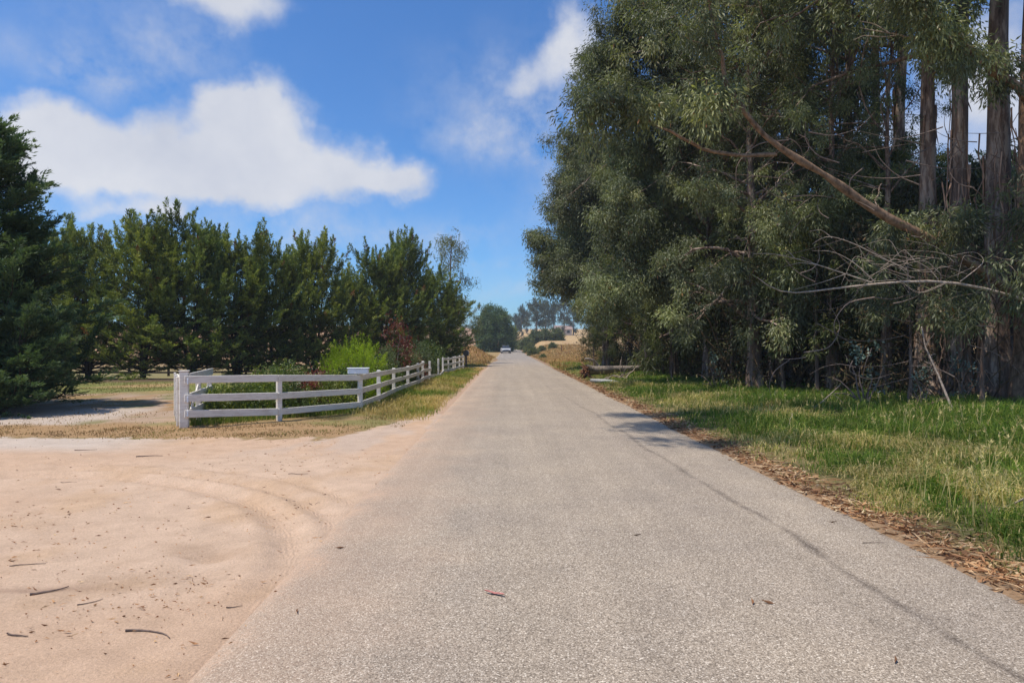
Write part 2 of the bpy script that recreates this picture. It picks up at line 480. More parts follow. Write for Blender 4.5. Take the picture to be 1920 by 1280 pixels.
M['euc_far'] = leaf_mat('distant_eucalyptus_leaf', [(0, (.07, .085, .07)), (1, (.12, .135, .10))], (.9, 1.1, .5), .25, .6, .2, .6)
M['cyp'] = leaf_mat('cypress_foliage', [(0, (.070, .105, .045)), (.35, (.15, .195, .066)), (.7, (.30, .33, .10)), (.97, (.42, .43, .13)), (1, (.26, .12, .07))], (1.0, 1.1, .4), .25, .6, .2, .5, .6, 1.35)
M['cyp_near'] = leaf_mat('conifer_foliage', [(0, (.045, .085, .050)), (.55, (.09, .145, .078)), (.9, (.15, .21, .105)), (1, (.18, .22, .11))], (1.0, 1.1, .5), .28, .55, .3, .5, .7, 1.25)
M['lime'] = leaf_mat('lime_foliage', [(0, (.24, .34, .02)), (.5, (.36, .46, .035)), (1, (.50, .56, .07))], (1.0, 1.1, .3), .4, .5, .3, .3)
M['olive'] = leaf_mat('olive_foliage', [(0, (.08, .105, .045)), (.5, (.135, .16, .075)), (1, (.20, .21, .11))], (1, 1.1, .4), .25, .5, .3, .3)
M['shrub'] = leaf_mat('garden_foliage', [(0, (.05, .085, .025)), (.5, (.10, .145, .035)), (.85, (.20, .22, .05)), (1, (.42, .36, .05))], (1, 1.1, .4), .3, .45, .4, .25)
M['yellowgreen'] = leaf_mat('yellow_green_foliage', [(0, (.12, .17, .03)), (.6, (.22, .26, .05)), (1, (.38, .36, .07))], (1, 1.1, .4), .3, .45, .4, .25)
M['red'] = leaf_mat('red_foliage', [(0, (.09, .03, .028)), (.5, (.19, .05, .04)), (.9, (.30, .09, .06)), (1, (.16, .16, .05))], (1.1, .8, .5), .3, .45, .4, .3)
M['brown'] = leaf_mat('dry_brown_foliage', [(0, (.04, .048, .024)), (.4, (.07, .082, .038)), (.62, (.09, .062, .038)), (.9, (.13, .085, .055)), (1, (.26, .17, .10))], (1, .9, .6), .2, .7, .2, .3)
M['grass'] = blade_mat('green_grass', [(0, (.060, .115, .020)), (.4, (.115, .19, .032)), (.72, (.23, .27, .055)), (.80, (.38, .30, .12)), (.9, (.52, .41, .20)), (1, (.66, .55, .33))], (.9, 1.2, .35))
M['dry'] = blade_mat('dry_grass', [(0, (.28, .16, .075)), (.5, (.42, .27, .13)), (.85, (.56, .41, .22)), (1, (.22, .22, .06))], (1, .95, .7), .25)
M['mixgrass'] = blade_mat('roadside_grass', [(0, (.13, .19, .03)), (.42, (.24, .29, .05)), (.58, (.40, .33, .11)), (1, (.56, .42, .20))], (1, 1.1, .5), .3)
M['litter'] = leaf_mat('fallen_leaf', [(0, (.13, .065, .04)), (.3, (.32, .15, .08)), (.65, (.48, .27, .15)), (1, (.60, .45, .32))], (1, .9, .6), .1, .7, .2, .3)
M['bark_euc'] = bark_mat('eucalyptus_bark', (.075, .046, .034), (.24, .165, .125), 9, .8, .9, peel=(.36, .27, .21))
M['bark_limb'] = bark_mat('smooth_limb_bark', (.09, .052, .032), (.34, .21, .13), 7, 4, .8)
M['bark_dark'] = bark_mat('dark_bark', (.035, .024, .018), (.10, .07, .05), 12, 2)
M['bark_strip'] = bark_mat('peeling_bark', (.13, .07, .045), (.40, .25, .17), 12, 2)
M['deadwood'] = bark_mat('dead_wood', (.20, .145, .11), (.44, .35, .28), 14, 14, .4)
M['greywood'] = bark_mat('weathered_wood', (.15, .12, .10), (.38, .32, .275), 10, 10, .7)
M['rootwood'] = bark_mat('broken_root_wood', (.13, .055, .028), (.34, .17, .09), 8, 8, .7)
M['palewood'] = bark_mat('pale_stripped_wood', (.30, .29, .27), (.48, .47, .44), 10, 10, .3)
M['stick'] = bark_mat('twig_bark', (.10, .07, .06), (.26, .19, .15), 20, 20, .3)
M['white'] = paint_mat() if True else plain_mat('white_paint', (.82, .77, .73), .45, (.68, .62, .58), 9, bump=.2)
M['whitebox'] = plain_mat('white_metal_paint', (.80, .83, .87), .35, (.72, .75, .8), 6, bump=.05)
M['darkfence'] = plain_mat('dark_stained_wood', (.05, .035, .028), .8, (.03, .022, .018), 9)
M['black'] = plain_mat('black_metal', (.02, .02, .022), .45, (.012, .012, .013), 9)
M['rust'] = plain_mat('rusty_steel', (.14, .06, .035), .8, (.09, .04, .03), 20)
M['rope'] = plain_mat('pink_dry_leaf', (.50, .20, .17), .7, (.36, .13, .11), 20)
M['carwhite'] = plain_mat('white_car_paint', (.45, .45, .45), .4, (.4, .4, .4), 2, bump=0, spec=.5)
M['glass'] = plain_mat('car_glass', (.03, .035, .04), .1, (.025, .03, .035), 2, bump=0, spec=.8)
M['tyre'] = plain_mat('tyre_rubber', (.02, .02, .02), .8, (.015, .015, .015), 10)
M['chrome'] = plain_mat('wheel_metal', (.5, .5, .52), .3, (.4, .4, .42), 4, metal=.8, bump=0)
M['lamp'] = plain_mat('headlight_lens', (.75, .77, .78), .15, (.6, .62, .63), 4, bump=0)
M['wall'] = plain_mat('pale_stucco', (.60, .52, .45), .8, (.54, .46, .40), 3)
M['roof'] = plain_mat('faded_roof_tiles', (.36, .26, .23), .8, (.30, .21, .185), 6)
M['window'] = plain_mat('dark_window', (.04, .045, .05), .15, (.03, .035, .04), 4, bump=0)

# ------------------------------------------------------------------ ground, driveway, road
def sand_relief(X, Y):
    X = np.asarray(X, float); Y = np.asarray(Y, float); Z = 0 * X
    near = sstep(12, 9, Y) * sstep(-1.45, -1.9, X)
    Z = Z + near * (.030 * (fbm(X * 2.2, Y * 2.2, 21, 4) - .5) + .024 * (fbm(X * 9, Y * 9, 25, 3) - .5))
    cxr, cyr, rr = -6.0, 4.2, 4.45
    dr = np.hypot(X - cxr, Y - cyr); ang = np.arctan2(Y - cyr, X - cxr)
    for r0, amp in ((rr, .05), (rr + .45, .03), (rr + .85, .02)):
        wgt = np.exp(-((dr - r0) / .15) ** 2) * sstep(-.15, .25, ang) * (1 - sstep(1.5, 2.1, ang)) * near
        Z = Z - amp * wgt + amp * .55 * np.exp(-((np.abs(dr - r0) - .24) / .07) ** 2) * sstep(-.15, .25, ang) * (1 - sstep(1.5, 2.1, ang)) * near
        Z = Z + .016 * wgt * np.sin((dr - r0) * 75)
    for (ax, ay, sx_, sy_, am) in ((-2.35, 5.35, .16, .12, -.06), (-2.05, 5.55, .14, .10, .045), (-2.6, 5.15, .2, .12, .03), (-2.2, 4.95, .12, .1, -.03), (-2.15, 5.9, .1, .12, -.03)):
        Z = Z + am * np.exp(-((X - ax) / sx_) ** 2 - ((Y - ay) / sy_) ** 2)
    return Z


def build_ground():
    xs = np.concatenate([-np.geomspace(500, 13.2, 42), np.arange(-13, 14.01, .075), np.geomspace(14.3, 500, 42)])
    ys = np.concatenate([np.linspace(-60, 1.4, 14), np.arange(1.6, 20, .075), np.geomspace(20.08, 1000, 190)])
    X, Y = np.meshgrid(xs, ys)
    Z = h(X, Y)
    n1 = fbm(X * 1.1, Y * 1.1, 1, 5); n2 = fbm(X * .35, Y * .35, 4, 4); n3 = fbm(X * 4, Y * 4, 9, 3); n4 = fbm(X * 2.3, Y * .8, 13, 4)
    # sandy mouth of the driveway
    ysb = 12.15 + 1.1 * (n1 - .5) + sstep(-3.4, -1.75, X) * (4.2 + 2.5 * (n2 - .5)) + .7 * (n3 - .5)
    sand = (X < -1.5) & (Y < ysb)
    # --- ruts and lumps in the sand
    Z = Z + sand_relief(X, Y)
    # bed under the road
    Z = Z - .035 * sstep(-1.62, -1.42, X) * (1 - sstep(3.18, 3.38, X))
    # raised grassy verge on the right
    Z = Z + .05 * sstep(3.5, 4.4, X) * (1 - sstep(60, 80, Y))

    C = np.zeros(X.shape + (3,)); C[:] = (.30, .20, .09)

    def put(w, c):
        w = np.clip(w, 0, 1)[..., None]
        C[:] = C * (1 - w) + np.array(c) * w
    L = sstep(-1.4, -1.6, X); Rr = 1 - L
    # right half
    put(Rr, (.085, .085, .032))
    put(Rr * sstep(.45, .65, n1) * .7, (.22, .17, .075))
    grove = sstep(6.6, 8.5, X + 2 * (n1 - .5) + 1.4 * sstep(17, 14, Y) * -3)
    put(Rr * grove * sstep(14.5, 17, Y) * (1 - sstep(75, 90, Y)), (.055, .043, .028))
    fld = sstep(44, 62, Y + 8 * (n2 - .5) - 1.2 * np.maximum(0, X - 8) * (1 - sstep(80, 90, Y)))
    put(Rr * fld, (.40, .255, .125))
    put(Rr * fld * sstep(.5, .65, n4), (.48, .35, .18))
    put(Rr * fld * sstep(.56, .68, n2), (.26, .12, .06))
    put(Rr * sstep(150, 185, Y + 20 * (n2 - .5)) * sstep(4, 8, X), (.46, .31, .15))
    put(Rr * sstep(4.0, 3.5, X + .7 * (n1 - .5)), (.21, .13, .07))
    put(Rr * sstep(3.75, 3.45, X + .2 * (n3 - .5)) * .7, (.34, .22, .13))
    # left half
    put(L, (.30, .205, .10))
    put(L * sstep(.5, .62, n1), (.22, .19, .07))
    put(L * sstep(-3.3, -2.6, X) * sstep(.47, .58, n2) * sstep(16, 20, Y), (.17, .19, .05))
    put(L * (1 - sstep(-2.1, -1.75, X - .5 * (n1 - .5))) * sstep(.6, .7, n4) * .5, (.38, .24, .12))
    put(L * sstep(-2.5, -1.8, X + .8 * (n1 - .5)), (.46, .31, .215))
    # driveway behind the sand
    dw = sstep(-6.4, -7.0, X) * sstep(-17, -15, X) * sstep(13.9, 15, Y) * (1 - sstep(22, 25, Y))
    put(dw, (.40, .285, .20))
    put(dw * sstep(.46, .56, n4), (.34, .205, .10))
    put(dw * sstep(.55, .66, n1) * .8, (.18, .175, .06))
    put(sstep(-8.6, -9.4, X + (n1 - .5)) * sstep(13.7, 14.3, Y + .8 * (n3 - .5)) * (1 - sstep(17, 18.5, Y)), (.50, .405, .33))
    put(L * sstep(12.1, 12.5, Y) * (1 - sstep(13.9, 14.6, Y + .8 * (n1 - .5))) * sstep(-2.6, -3.2, X), (.36, .225, .115))
    put(L * sstep(-6.0, -6.8, X) * sstep(23, 25, Y + 2 * (n1 - .5)) * (1 - sstep(30, 32, Y)), (.185, .19, .055))
    put(L * sstep(-6.0, -6.8, X) * sstep(23, 25, Y) * (1 - sstep(29, 31, Y)) * sstep(.5, .62, n2), (.36, .24, .11))
    gard = sstep(-3.4, -3.8, X) * sstep(-6.9, -6.5, X) * sstep(14.6, 15.2, Y + .55 * (X + 3.6)) * (1 - sstep(30, 34, Y))
    put(gard, (.10, .085, .035))
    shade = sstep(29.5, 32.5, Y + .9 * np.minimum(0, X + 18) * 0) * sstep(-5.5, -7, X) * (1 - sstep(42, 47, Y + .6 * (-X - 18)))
    put(shade, (.10, .068, .042))  # brown needle litter under the cypress row
    bk = sstep(41, 46, Y + np.maximum(0, X + 17) * -1.2) * sstep(-6, -9, X)
    put(bk, (.24, .20, .085)); put(bk * sstep(50, 70, Y), (.40, .235, .135))
    put(L * sstep(46, 50, Y) * (1 - sstep(54, 57, Y)) * sstep(-3.4, -2.8, X), (.40, .27, .16))
    put(L * sstep(57, 62, Y) * sstep(-7, -5, X), (.33, .225, .10))
    put(np.exp(-((X + 3.9) / 1.9) ** 2 - ((Y - 76) / 8.0) ** 2) * 1.3, (.42, .235, .10))
    # sand
    s = sand.astype(float)
    put(s, (.52, .355, .243))
    put(s * sstep(.45, .7, n2) * .6, (.56, .408, .298))
    put(s * sstep(.55, .75, n1) * .5, (.49, .318, .19))
    put(s * sstep(10.2, 11.3, Y + .8 * (n1 - .5)) * sstep(-5.2, -7.2, X), (.51, .415, .34))
    put(s * sstep(9.6, 11.3, Y + .8 * (n4 - .5)) * sstep(-5.2, -3.0, X) * sstep(.4, .6, n4) * .6, (.47, .37, .30))
    dent_shade = np.exp(-((X + 2.45) / .45) ** 2 - ((Y - 5.35) / .4) ** 2) + .9 * np.exp(-((X + 2.75) / .3) ** 2 - ((Y - 4.6) / .35) ** 2)  # shadow of the dents painted as darker sand
    put(s * dent_shade * sstep(.35, .75, n3) * .55, (.33, .21, .13))
    put(s * np.exp(-((X + 3.35) / .45) ** 2 - ((Y - 4.62) / .045) ** 2) * (.3 + n3), (.24, .145, .10))  # dark streak of debris and soft shadow, painted into the sand

    ny, nx = X.shape
    idx = np.arange(ny * nx).reshape(ny, nx)
    q = np.stack([idx[:-1, :-1], idx[:-1, 1:], idx[1:, 1:], idx[1:, :-1]], -1)
    fs = (sand[:-1, :-1] & sand[1:, 1:])
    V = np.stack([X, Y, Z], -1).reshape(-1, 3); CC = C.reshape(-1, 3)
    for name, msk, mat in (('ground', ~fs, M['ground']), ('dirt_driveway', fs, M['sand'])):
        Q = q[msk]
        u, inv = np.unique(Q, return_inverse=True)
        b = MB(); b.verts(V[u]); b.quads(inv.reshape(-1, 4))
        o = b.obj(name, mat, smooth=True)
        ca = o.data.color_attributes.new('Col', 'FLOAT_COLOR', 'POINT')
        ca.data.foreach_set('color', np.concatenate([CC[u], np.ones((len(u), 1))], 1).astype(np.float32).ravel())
        tag(o, kind='structure')


build_ground()


def build_road():
    xs = np.array([-1.6, -1.5, -1.35, -1, -.5, 0, .5, 1, 1.5, 2, 2.5, 3, 3.2, 3.34])
    ys = np.concatenate([np.linspace(-40, 1, 12), np.arange(1.5, 40, .25), np.geomspace(40.5, 430, 80)])
    b = MB()
    X, Y = np.meshgrid(xs, ys)
    Xe = X.copy()
    Xe[:, -1] += .22 * (fbm(ys * .7, ys * 0 + 3, 2, 4) - .5); Xe[:, -2] += .1 * (fbm(ys * .7, ys * 0 + 3, 2, 4) - .5)
    Z = road_z(Y) + .012 + .045 * (1 - ((X - .9) / 2.5) ** 2) * 1.0
    Z[:, 0] = h(Xe[:, 0], ys) - .012; Z[:, -1] = h(Xe[:, -1], ys) - .02
    b.verts(np.stack([Xe, Y, Z], -1))
    ny, nx = X.shape; idx = np.arange(ny * nx).reshape(ny, nx)
    b.quads(np.stack([idx[:-1, :-1], idx[:-1, 1:], idx[1:, 1:], idx[1:, :-1]], -1))
    o = b.obj('road', M['road'], smooth=True); tag(o, kind='structure')


build_road()

# ------------------------------------------------------------------ trees
def unit(v): return v / (np.linalg.norm(v) + 1e-9)


def path(p, d, L, n, rg, wob=.15, bend=(0, 0, 0)):
    pts = [np.array(p, float)]; d = unit(np.array(d, float)); st = L / n
    for i in range(n):
        d = unit(d + rg.normal(size=3) * wob / math.sqrt(n) * 1.6 + np.array(bend) / n)
        pts.append(pts[-1] + d * st)
    return np.array(pts)


def strings(mb, cen, rg, nstr, m, slen, L, Wd, rad, spread=.35, down=1.0, rlo=0, rhi=1):
    """pendulous leaf strings round each foliage centre"""
    nc = len(cen); n = nc * nstr
    c = np.repeat(cen, nstr, 0) + rg.normal(size=(n, 3)) * rad
    sd = rg.normal(size=(n, 3)) * spread + np.array([0, 0, -down])
    sd /= np.linalg.norm(sd, axis=1)[:, None]
    ln = slen * (.5 + rg.random(n))
    cl = np.repeat(rlo + (rhi - rlo) * rg.random(nc), nstr)          # clump tone
    t = rg.random((n, m))
    pos = c[:, None] + sd[:, None] * (t * ln[:, None])[..., None] + rg.normal(size=(n, m, 3)) * rad * .22
    dd = sd[:, None] * .55 + rg.normal(size=(n, m, 3)) * .42 + np.array([0, 0, -.45 * down])
    k = n * m
    r = np.clip(np.repeat(cl, m) * .68 + rg.random(k) * .32, 0, 1)
    mb.leaves(pos.reshape(-1, 3), dd.reshape(-1, 3), L * (.6 + .7 * rg.random(k)), Wd * (.7 + .6 * rg.random(k)), rg, r, .03)


def clumps(mb, cen, rg, nleaf, rad, L, Wd, hang=1.0):
    """rounded leaf masses round each twig end: domed above, hanging sprays below"""
    nc = len(cen)
    sz = rad * (.55 + .8 * rg.random(nc) ** 1.3)
    cnt = np.maximum(20, (nleaf * (sz / rad) ** 2 * (.7 + .6 * rg.random(nc))).astype(int))
    ci = np.repeat(np.arange(nc), cnt); k = len(ci)
    u = rg.normal(size=(k, 3)); u /= np.linalg.norm(u, axis=1)[:, None]
    rr = rg.random(k) ** .42
    # sprays: leaves gather round a few strands of the clump
    st = rg.normal(size=(nc, 7, 3)); st /= np.linalg.norm(st, axis=2)[..., None]
    pick = st[ci, rg.integers(0, 7, k)]
    u = u * .62 + pick * .62
    off = u * rr[:, None] * sz[ci][:, None]
    low = off[:, 2] < 0
    off[:, 2] = np.where(low, off[:, 2] * 1.15 * hang, off[:, 2] * .75)
    off[:, :2] *= np.where(low, 1 - .35 * np.minimum(1, -off[:, 2] / (sz[ci] * 1.5)), 1.0)[:, None]
    dd = u * .55 + rg.normal(size=(k, 3)) * .4 + np.array([0, 0, -.75 * hang])
    tone = rg.random(nc) ** 1.25
    r = np.clip(tone[ci] * .66 + rg.random(k) * .34, 0, .97)
    r[rg.random(k) < .006] = 1.0
    mb.leaves(cen[ci] + off, dd, L * (.6 + .7 * rg.random(k)), Wd * (.7 + .6 * rg.random(k)), rg, r, .03)


def eucalypt(name, seed, H, r0, base, spread, nl, label, cat='tree', nsub=5, nstr=7, m=9, slen=.8, L=.17, Wd=.034, lean=(0, 0), bias=(0, 0), crad=.28, up=.55,
             prof=None, mat='euc', bark='bark_euc', wob=.12, extra=None, group=None, bare=False, nleaf=0, inner=0):
    rg = np.random.default_rng(seed)
    root = thing(name, label, cat, group=group)
    tr = MB(); cr = MB()
    n = 14; t = np.linspace(0, 1, n)
    w = np.cumsum(rg.normal(size=(n, 2)) * wob * .5, 0) * (t[:, None] ** .7); w -= w[0]
    P = np.stack([lean[0] * t ** 1.4 + w[:, 0], lean[1] * t ** 1.4 + w[:, 1], H * t - .15 * (t == 0)], 1)
    rad = r0 * (1 - t * .86) * (1 + .5 * np.exp(-t * 22))
    tr.tube(P, rad, 14, rough=.2, rg=rg, r=.55)
    cen = []
    prof = prof or (lambda f: .55 + .75 * np.sin(pi * min(1, f * 1.05)) ** .8)
    for i in range(nl):
        f = (i + rg.random()) / nl
        tt = base + (1 - base) * f * .97
        k = tt * (n - 1); k0 = int(min(k, n - 2)); p = P[k0] + (P[k0 + 1] - P[k0]) * (k - k0)
        az = i * 2.399 + rg.normal() * .4
        d = np.array([cos(az) + bias[0], sin(az) + bias[1], up * (.6 + .9 * f) + rg.normal() * .15])
        ll = spread * prof(f) * (.65 + .55 * rg.random()) * (1 + .35 * (d[0] * bias[0] + d[1] * bias[1]))
        lp = path(p, d, ll, 8, rg, .35, (0, 0, -.25))
        rl = max(.012, np.interp(tt, t, rad) * .5)
        tr.tube(lp, np.linspace(rl, rl * .22, 9), 5, r=.7, cap=False)
        for j in range(nsub):
            s = .28 + .72 * (j + rg.random()) / nsub
            kk = s * 8; q0 = int(min(kk, 7)); q = lp[q0] + (lp[q0 + 1] - lp[q0]) * (kk - q0)
            dd = unit(lp[min(q0 + 1, 8)] - lp[q0]) + rg.normal(size=3) * .6 + np.array([0, 0, .15])
            sl = ll * .32 * (.5 + .8 * rg.random()) + .25
            sp = path(q, dd, sl, 4, rg, .4, (0, 0, -.5))
            tr.tube(sp, np.linspace(rl * .28, .006, 5), 4, r=.8, cap=False)
            cen.append(sp[-1])
            if not nleaf:
                cen.append(sp[2] + rg.normal(size=3) * .15)
                if rg.random() < .6: cen.append(sp[3] + rg.normal(size=3) * .3)
        cen.append(lp[-1])
    for e in range(4): cen.append(P[-1] + rg.normal(size=3) * .4)
    if extra: extra(tr, cen, rg)
    tr.obj('trunk', M[bark], root, True)
    if not bare:
        if nleaf: clumps(cr, np.array(cen), rg, nleaf, crad, L, Wd)
        else: strings(cr, np.array(cen), rg, nstr, m, slen, L, Wd, crad)
        cr.obj('crown', M[mat], root)
    return root


def cypress(name, seed, H, spread, label, stems=4, nb=30, npl=9, nf=30, fl=.13, fw=.034, mat='cyp', low=.10, splay=.5, cat='tree', group=None, flat=0., lift=1.0, tipup=.5, plume=.6, spire=0.0, pw=.72):
    rg = np.random.default_rng(seed)
    root = thing(name, label, cat, group=group)
    tr = MB(); cr = MB()
    PP = []; DD = []; LL = []
    for sidx in range(stems):
        az = sidx * 2 * pi / stems + rg.normal() * .5
        sh = H * (1 - (.22 * rg.random() if sidx else 0))
        o = np.array([cos(az), sin(az), 0]) * splay * (rg.random() * .7 + .5) * (1 if stems > 1 else 0)
        n = 12; t = np.linspace(0, 1, n)
        w = np.cumsum(rg.normal(size=(n, 2)) * .06, 0); w -= w[0]
        P = np.stack([o[0] * t ** .7 * 1.5 + w[:, 0], o[1] * t ** .7 * 1.5 + w[:, 1], sh * t - .1 * (t == 0)], 1)
        r0 = .022 * H * (1.0 if stems == 1 else .62)
        rad = r0 * (1 - .92 * t) * (1 + .5 * np.exp(-t * 18))
        tr.tube(P, rad, 7, rough=.15, rg=rg, r=.5)
        for i in range(nb):
            f = (i + rg.random()) / nb
            tt = low + (1 - low) * f ** 1.15
            k = tt * (n - 1); k0 = int(min(k, n - 2)); p = P[k0] + (P[k0 + 1] - P[k0]) * (k - k0)
            a = az + rg.normal() * 1.25 if stems > 1 else i * 2.399 + rg.normal() * .3
            out = spread * (np.clip(1.06 - tt, 0, 1) ** pw) * (.5 + .65 * rg.random()) * (.9 if tt < .2 else 1) + .25
            elev = lift * (.02 + .95 * tt ** 1.4 + rg.normal() * .14)
            d = np.array([cos(a), sin(a), elev])
            bp = path(p, d, out * (1 + .2 * elev), 7, rg, .22, (0, 0, tipup))
            rb = max(.01, np.interp(tt, t, rad) * .35)
            tr.tube(bp, np.linspace(rb, .006, 8), 4, r=.4, cap=False)
            npp = max(4, int(npl * (.5 + .6 * out / spread)))
            for j in range(npp):
                s = .22 + .78 * (j + rg.random()) / npp
                kk = s * 7; q0 = int(min(kk, 6)); q = bp[q0] + (bp[q0 + 1] - bp[q0]) * (kk - q0)
                bd = unit(bp[q0 + 1] - bp[q0])
                sdv = unit(np.cross(bd, np.array([0, 0, 1.]) + .01))
                dd = unit(bd * .75 + sdv * rg.normal() * .75 + np.array([0, 0, (1 - flat) * (.15 + .35 * rg.random())]) + rg.normal(size=3) * .15)
                PP.append(q); DD.append(dd); LL.append(plume * (.55 + .7 * rg.random()) * (1.1 - .45 * s))
            PP.append(bp[-2]); DD.append(unit(bp[-1] - bp[-3])); LL.append(plume * .9)
            if spire and tt > .3:
                td = unit(unit(bp[-1] - bp[-3]) * (1.1 - .5 * tt) + np.array([0, 0, .75 * tt + .1]) + rg.normal(size=3) * .12)
                for q_ in (0, .3, .58, .84):
                    PP.append(bp[-1] + td * q_ * spire); DD.append(unit(td + rg.normal(size=3) * .22)); LL.append(plume * (.85 - .45 * q_))
        PP.append(P[-1] - np.array([0, 0, .35])); DD.append(np.array([0, 0, 1.])); LL.append(plume * 1.1)
    PP = np.array(PP); DD = np.array(DD); LL = np.array(LL); k = len(PP)
    t = rg.random((k, nf)) ** .8
    wdt = .15 * LL[:, None] * (1.1 - t)
    off = rg.normal(size=(k, nf, 3)); off[..., 2] *= (1 - .75 * flat) * .6
    pos = PP[:, None] + DD[:, None] * (t * LL[:, None])[..., None] + off * wdt[..., None]
    dd = DD[:, None] * .9 + rg.normal(size=(k, nf, 3)) * np.array([.4, .4, .22]) + off * .3 + np.array([0, 0, .1])
    tone = np.repeat(rg.random(k), nf)
    r = np.clip(tone * .5 + t.ravel() * .38 + rg.random(k * nf) * .2 - .06, 0, .985)
    r[np.repeat(rg.random(k) < .012, nf)] = 1.0
    cr.leaves(pos.reshape(-1, 3), dd.reshape(-1, 3), fl * (.6 + .8 * rg.random(k * nf)), fw, rg, r, .02, 1.6)
    tr.obj('trunk', M['bark_dark'], root, True)
    cr.obj('crown', M[mat], root)
    return root


def shrub(name, seed, hgt, rad, label, mat, n=70, k=45, L=.06, Wd=.025, cat='shrub', crad=.1, upright=0., stems=9, group=None, flat=.0, sq=1.0, wood='stem', leafname='foliage'):
    rg = np.random.default_rng(seed)
    root = thing(name, label, cat, group=group)
    st = MB(); fo = MB(); cen = []; dirs = []
    for i in range(stems):
        az = i * 2.399; e = .35 + rg.random() * .6
        tip = np.array([cos(az) * rad * (1 - e * .6) * sq, sin(az) * rad * (1 - e * .6), hgt * e])
        pts = path((cos(az) * .05, sin(az) * .05, -.05), tip + np.array([0, 0, hgt * .3]), np.linalg.norm(tip), 5, rg, .25)
        st.tube(pts, np.linspace(.018, .005, 6) * max(.6, hgt), 4, cap=False)
    while len(cen) < n:
        p = rg.uniform(-1, 1, 3) * np.array([1, 1, .5]) + np.array([0, 0, .5])
        rr = math.hypot(p[0], p[1])
        lim = math.sqrt(max(0, 1 - (max(0, p[2] - .25) / .75) ** 2))
        if rr > lim * (.86 + .2 * rg.random()) or rr < lim * .35 and p[2] < .6 and rg.random() < .8: continue
        cen.append(p * np.array([rad * sq, rad, hgt]) + np.array([0, 0, .03])); dirs.append(unit(np.array([p[0], p[1], .35 + p[2] * .8])))
    cen = np.array(cen); dirs = np.array(dirs)
    pos = np.repeat(cen, k, 0) + rg.normal(size=(n * k, 3)) * crad
    if upright:
        dd0 = np.repeat(dirs * (1 - upright * .4) + np.array([0, 0, upright]), k, 0)
        tt = rg.random(n * k)[:, None]
        pos = np.repeat(cen, k, 0) + dd0 * tt * upright * .55 * hgt * .5 + rg.normal(size=(n * k, 3)) * crad * (1.1 - tt)
        dd = dd0 + rg.normal(size=(n * k, 3)) * .45
    else:
        dd = np.repeat(dirs, k, 0) * .5 + rg.normal(size=(n * k, 3)) * .7
    pos[:, 2] = np.maximum(pos[:, 2], .01)
    r = np.clip(np.repeat(rg.random(n), k) * .55 + rg.random(n * k) * .45, 0, 1)
    fo.leaves(pos, dd, L * (.6 + .8 * rg.random(n * k)), Wd * (.7 + .6 * rg.random(n * k)), rg, r, .05)
    st.obj(wood, M['stick'], root, True); fo.obj(leafname, M[mat], root)
    return root


def place(o, x, y, rz=0, sc=1.0, dz=-.04):
    o.location = (x, y, float(h(x, y)) + dz); o.rotation_euler = (0, 0, rz)
    o.scale = (sc,) * 3 if np.isscalar(sc) else sc
    return o


def dplace(src, x, y, rz, sc, label, group=None, name=None, dz=-.04):
    return dup(src, (x, y, float(h(x, y)) + dz), rz, sc, label, group, name)


# ---- left: row of cypresses
CG = 'cypresses in the long row behind the white fence'
CL = ['cypress at the left end of the row, half hidden behind the near dark conifer',
      'cypress second from the left in the row, beside the near dark conifer',
      'fan-stemmed cypress behind the open dirt left of the tall white gate post',
      'cypress with forked dark base directly behind the tall white gate post',
      'cypress with several upright dark stems just right of the white gate post',
      'cypress in the row behind the round dark green garden shrub',
      'tall cypress in the row just left of the lime green bush',
      'short cypress dipping in the skyline right above the lime green bush',
      'dark cypress in the row behind the small dark red tree',
      'tallest pointed dark cypress just right of the small dark red tree',
      'last cypress at the road end of the row, spreading towards the road']
cv = [cypress('cypress_tree', 11, 7.6, 3.6, CL[2], stems=5, nb=40, npl=10, nf=36, fl=.15, fw=.045, plume=.72, flat=.6, low=.05, spire=.95, pw=.95, group=CG),
      cypress('cypress_tree', 12, 7.5, 3.5, CL[3], stems=4, nb=50, npl=10, nf=36, fl=.15, fw=.045, plume=.72, flat=.6, low=.05, spire=.95, pw=.95, group=CG),
      cypress('cypress_tree', 13, 7.6, 3.7, CL[4], stems=6, nb=34, npl=10, nf=36, fl=.15, fw=.045, plume=.72, flat=.6, low=.05, spire=.95, pw=.95, group=CG)]
cpos = [(75, 37, 0, .96), (165, 36.5, 1, (.92, .92, 1.0)), (267, 36, 0, 1.0), (362, 37, 1, (.98, .98, 1.07)), (445, 39, 2, (.94, .94, 1.0)), (520, 41, 1, (.86, .86, .98)),
        (592, 43, 0, (.95, .95, 1.02)), (655, 46, 1, (.72, .72, .84)), (712, 48, 2, (.88, .88, 1.0)), (762, 50, 0, (.92, .92, 1.14)), (815, 54, 1, (1.0, 1.0, .93))]
first = set()
for i, (px, Y, v, sc) in enumerate(cpos):
    x = wx(px, Y)
    if v not in first and i in (2, 3, 4):
        first.add(v); place(cv[v], x, Y, i * 1.3, sc)
    else:
        dplace(cv[v], x, Y, i * 1.9 + .7, sc, CL[i], CG)

# near conifer at the left edge
nc = cypress('conifer_tree', 21, 7.1, 3.3, 'big dark blue-green conifer at the left edge, close by the gravel', stems=1, nb=210, npl=16, nf=62, fl=.12, fw=.032, mat='cyp_near', low=.02, flat=.5, lift=.45, tipup=.5, plume=.8, pw=1.0)
place(nc, wx(-36, 17.9), 17.9, .4)
jb = cypress('juniper_bush', 23, 2.2, 1.35, 'low dark green conifer bush at the foot of the big dark conifer', stems=3, nb=36, npl=9, nf=46, fl=.09, fw=.022, mat='cyp_near', low=.04, flat=.3, lift=.8, plume=.42, splay=.3, cat='shrub')
place(jb, -12.0, 16.2, 0)

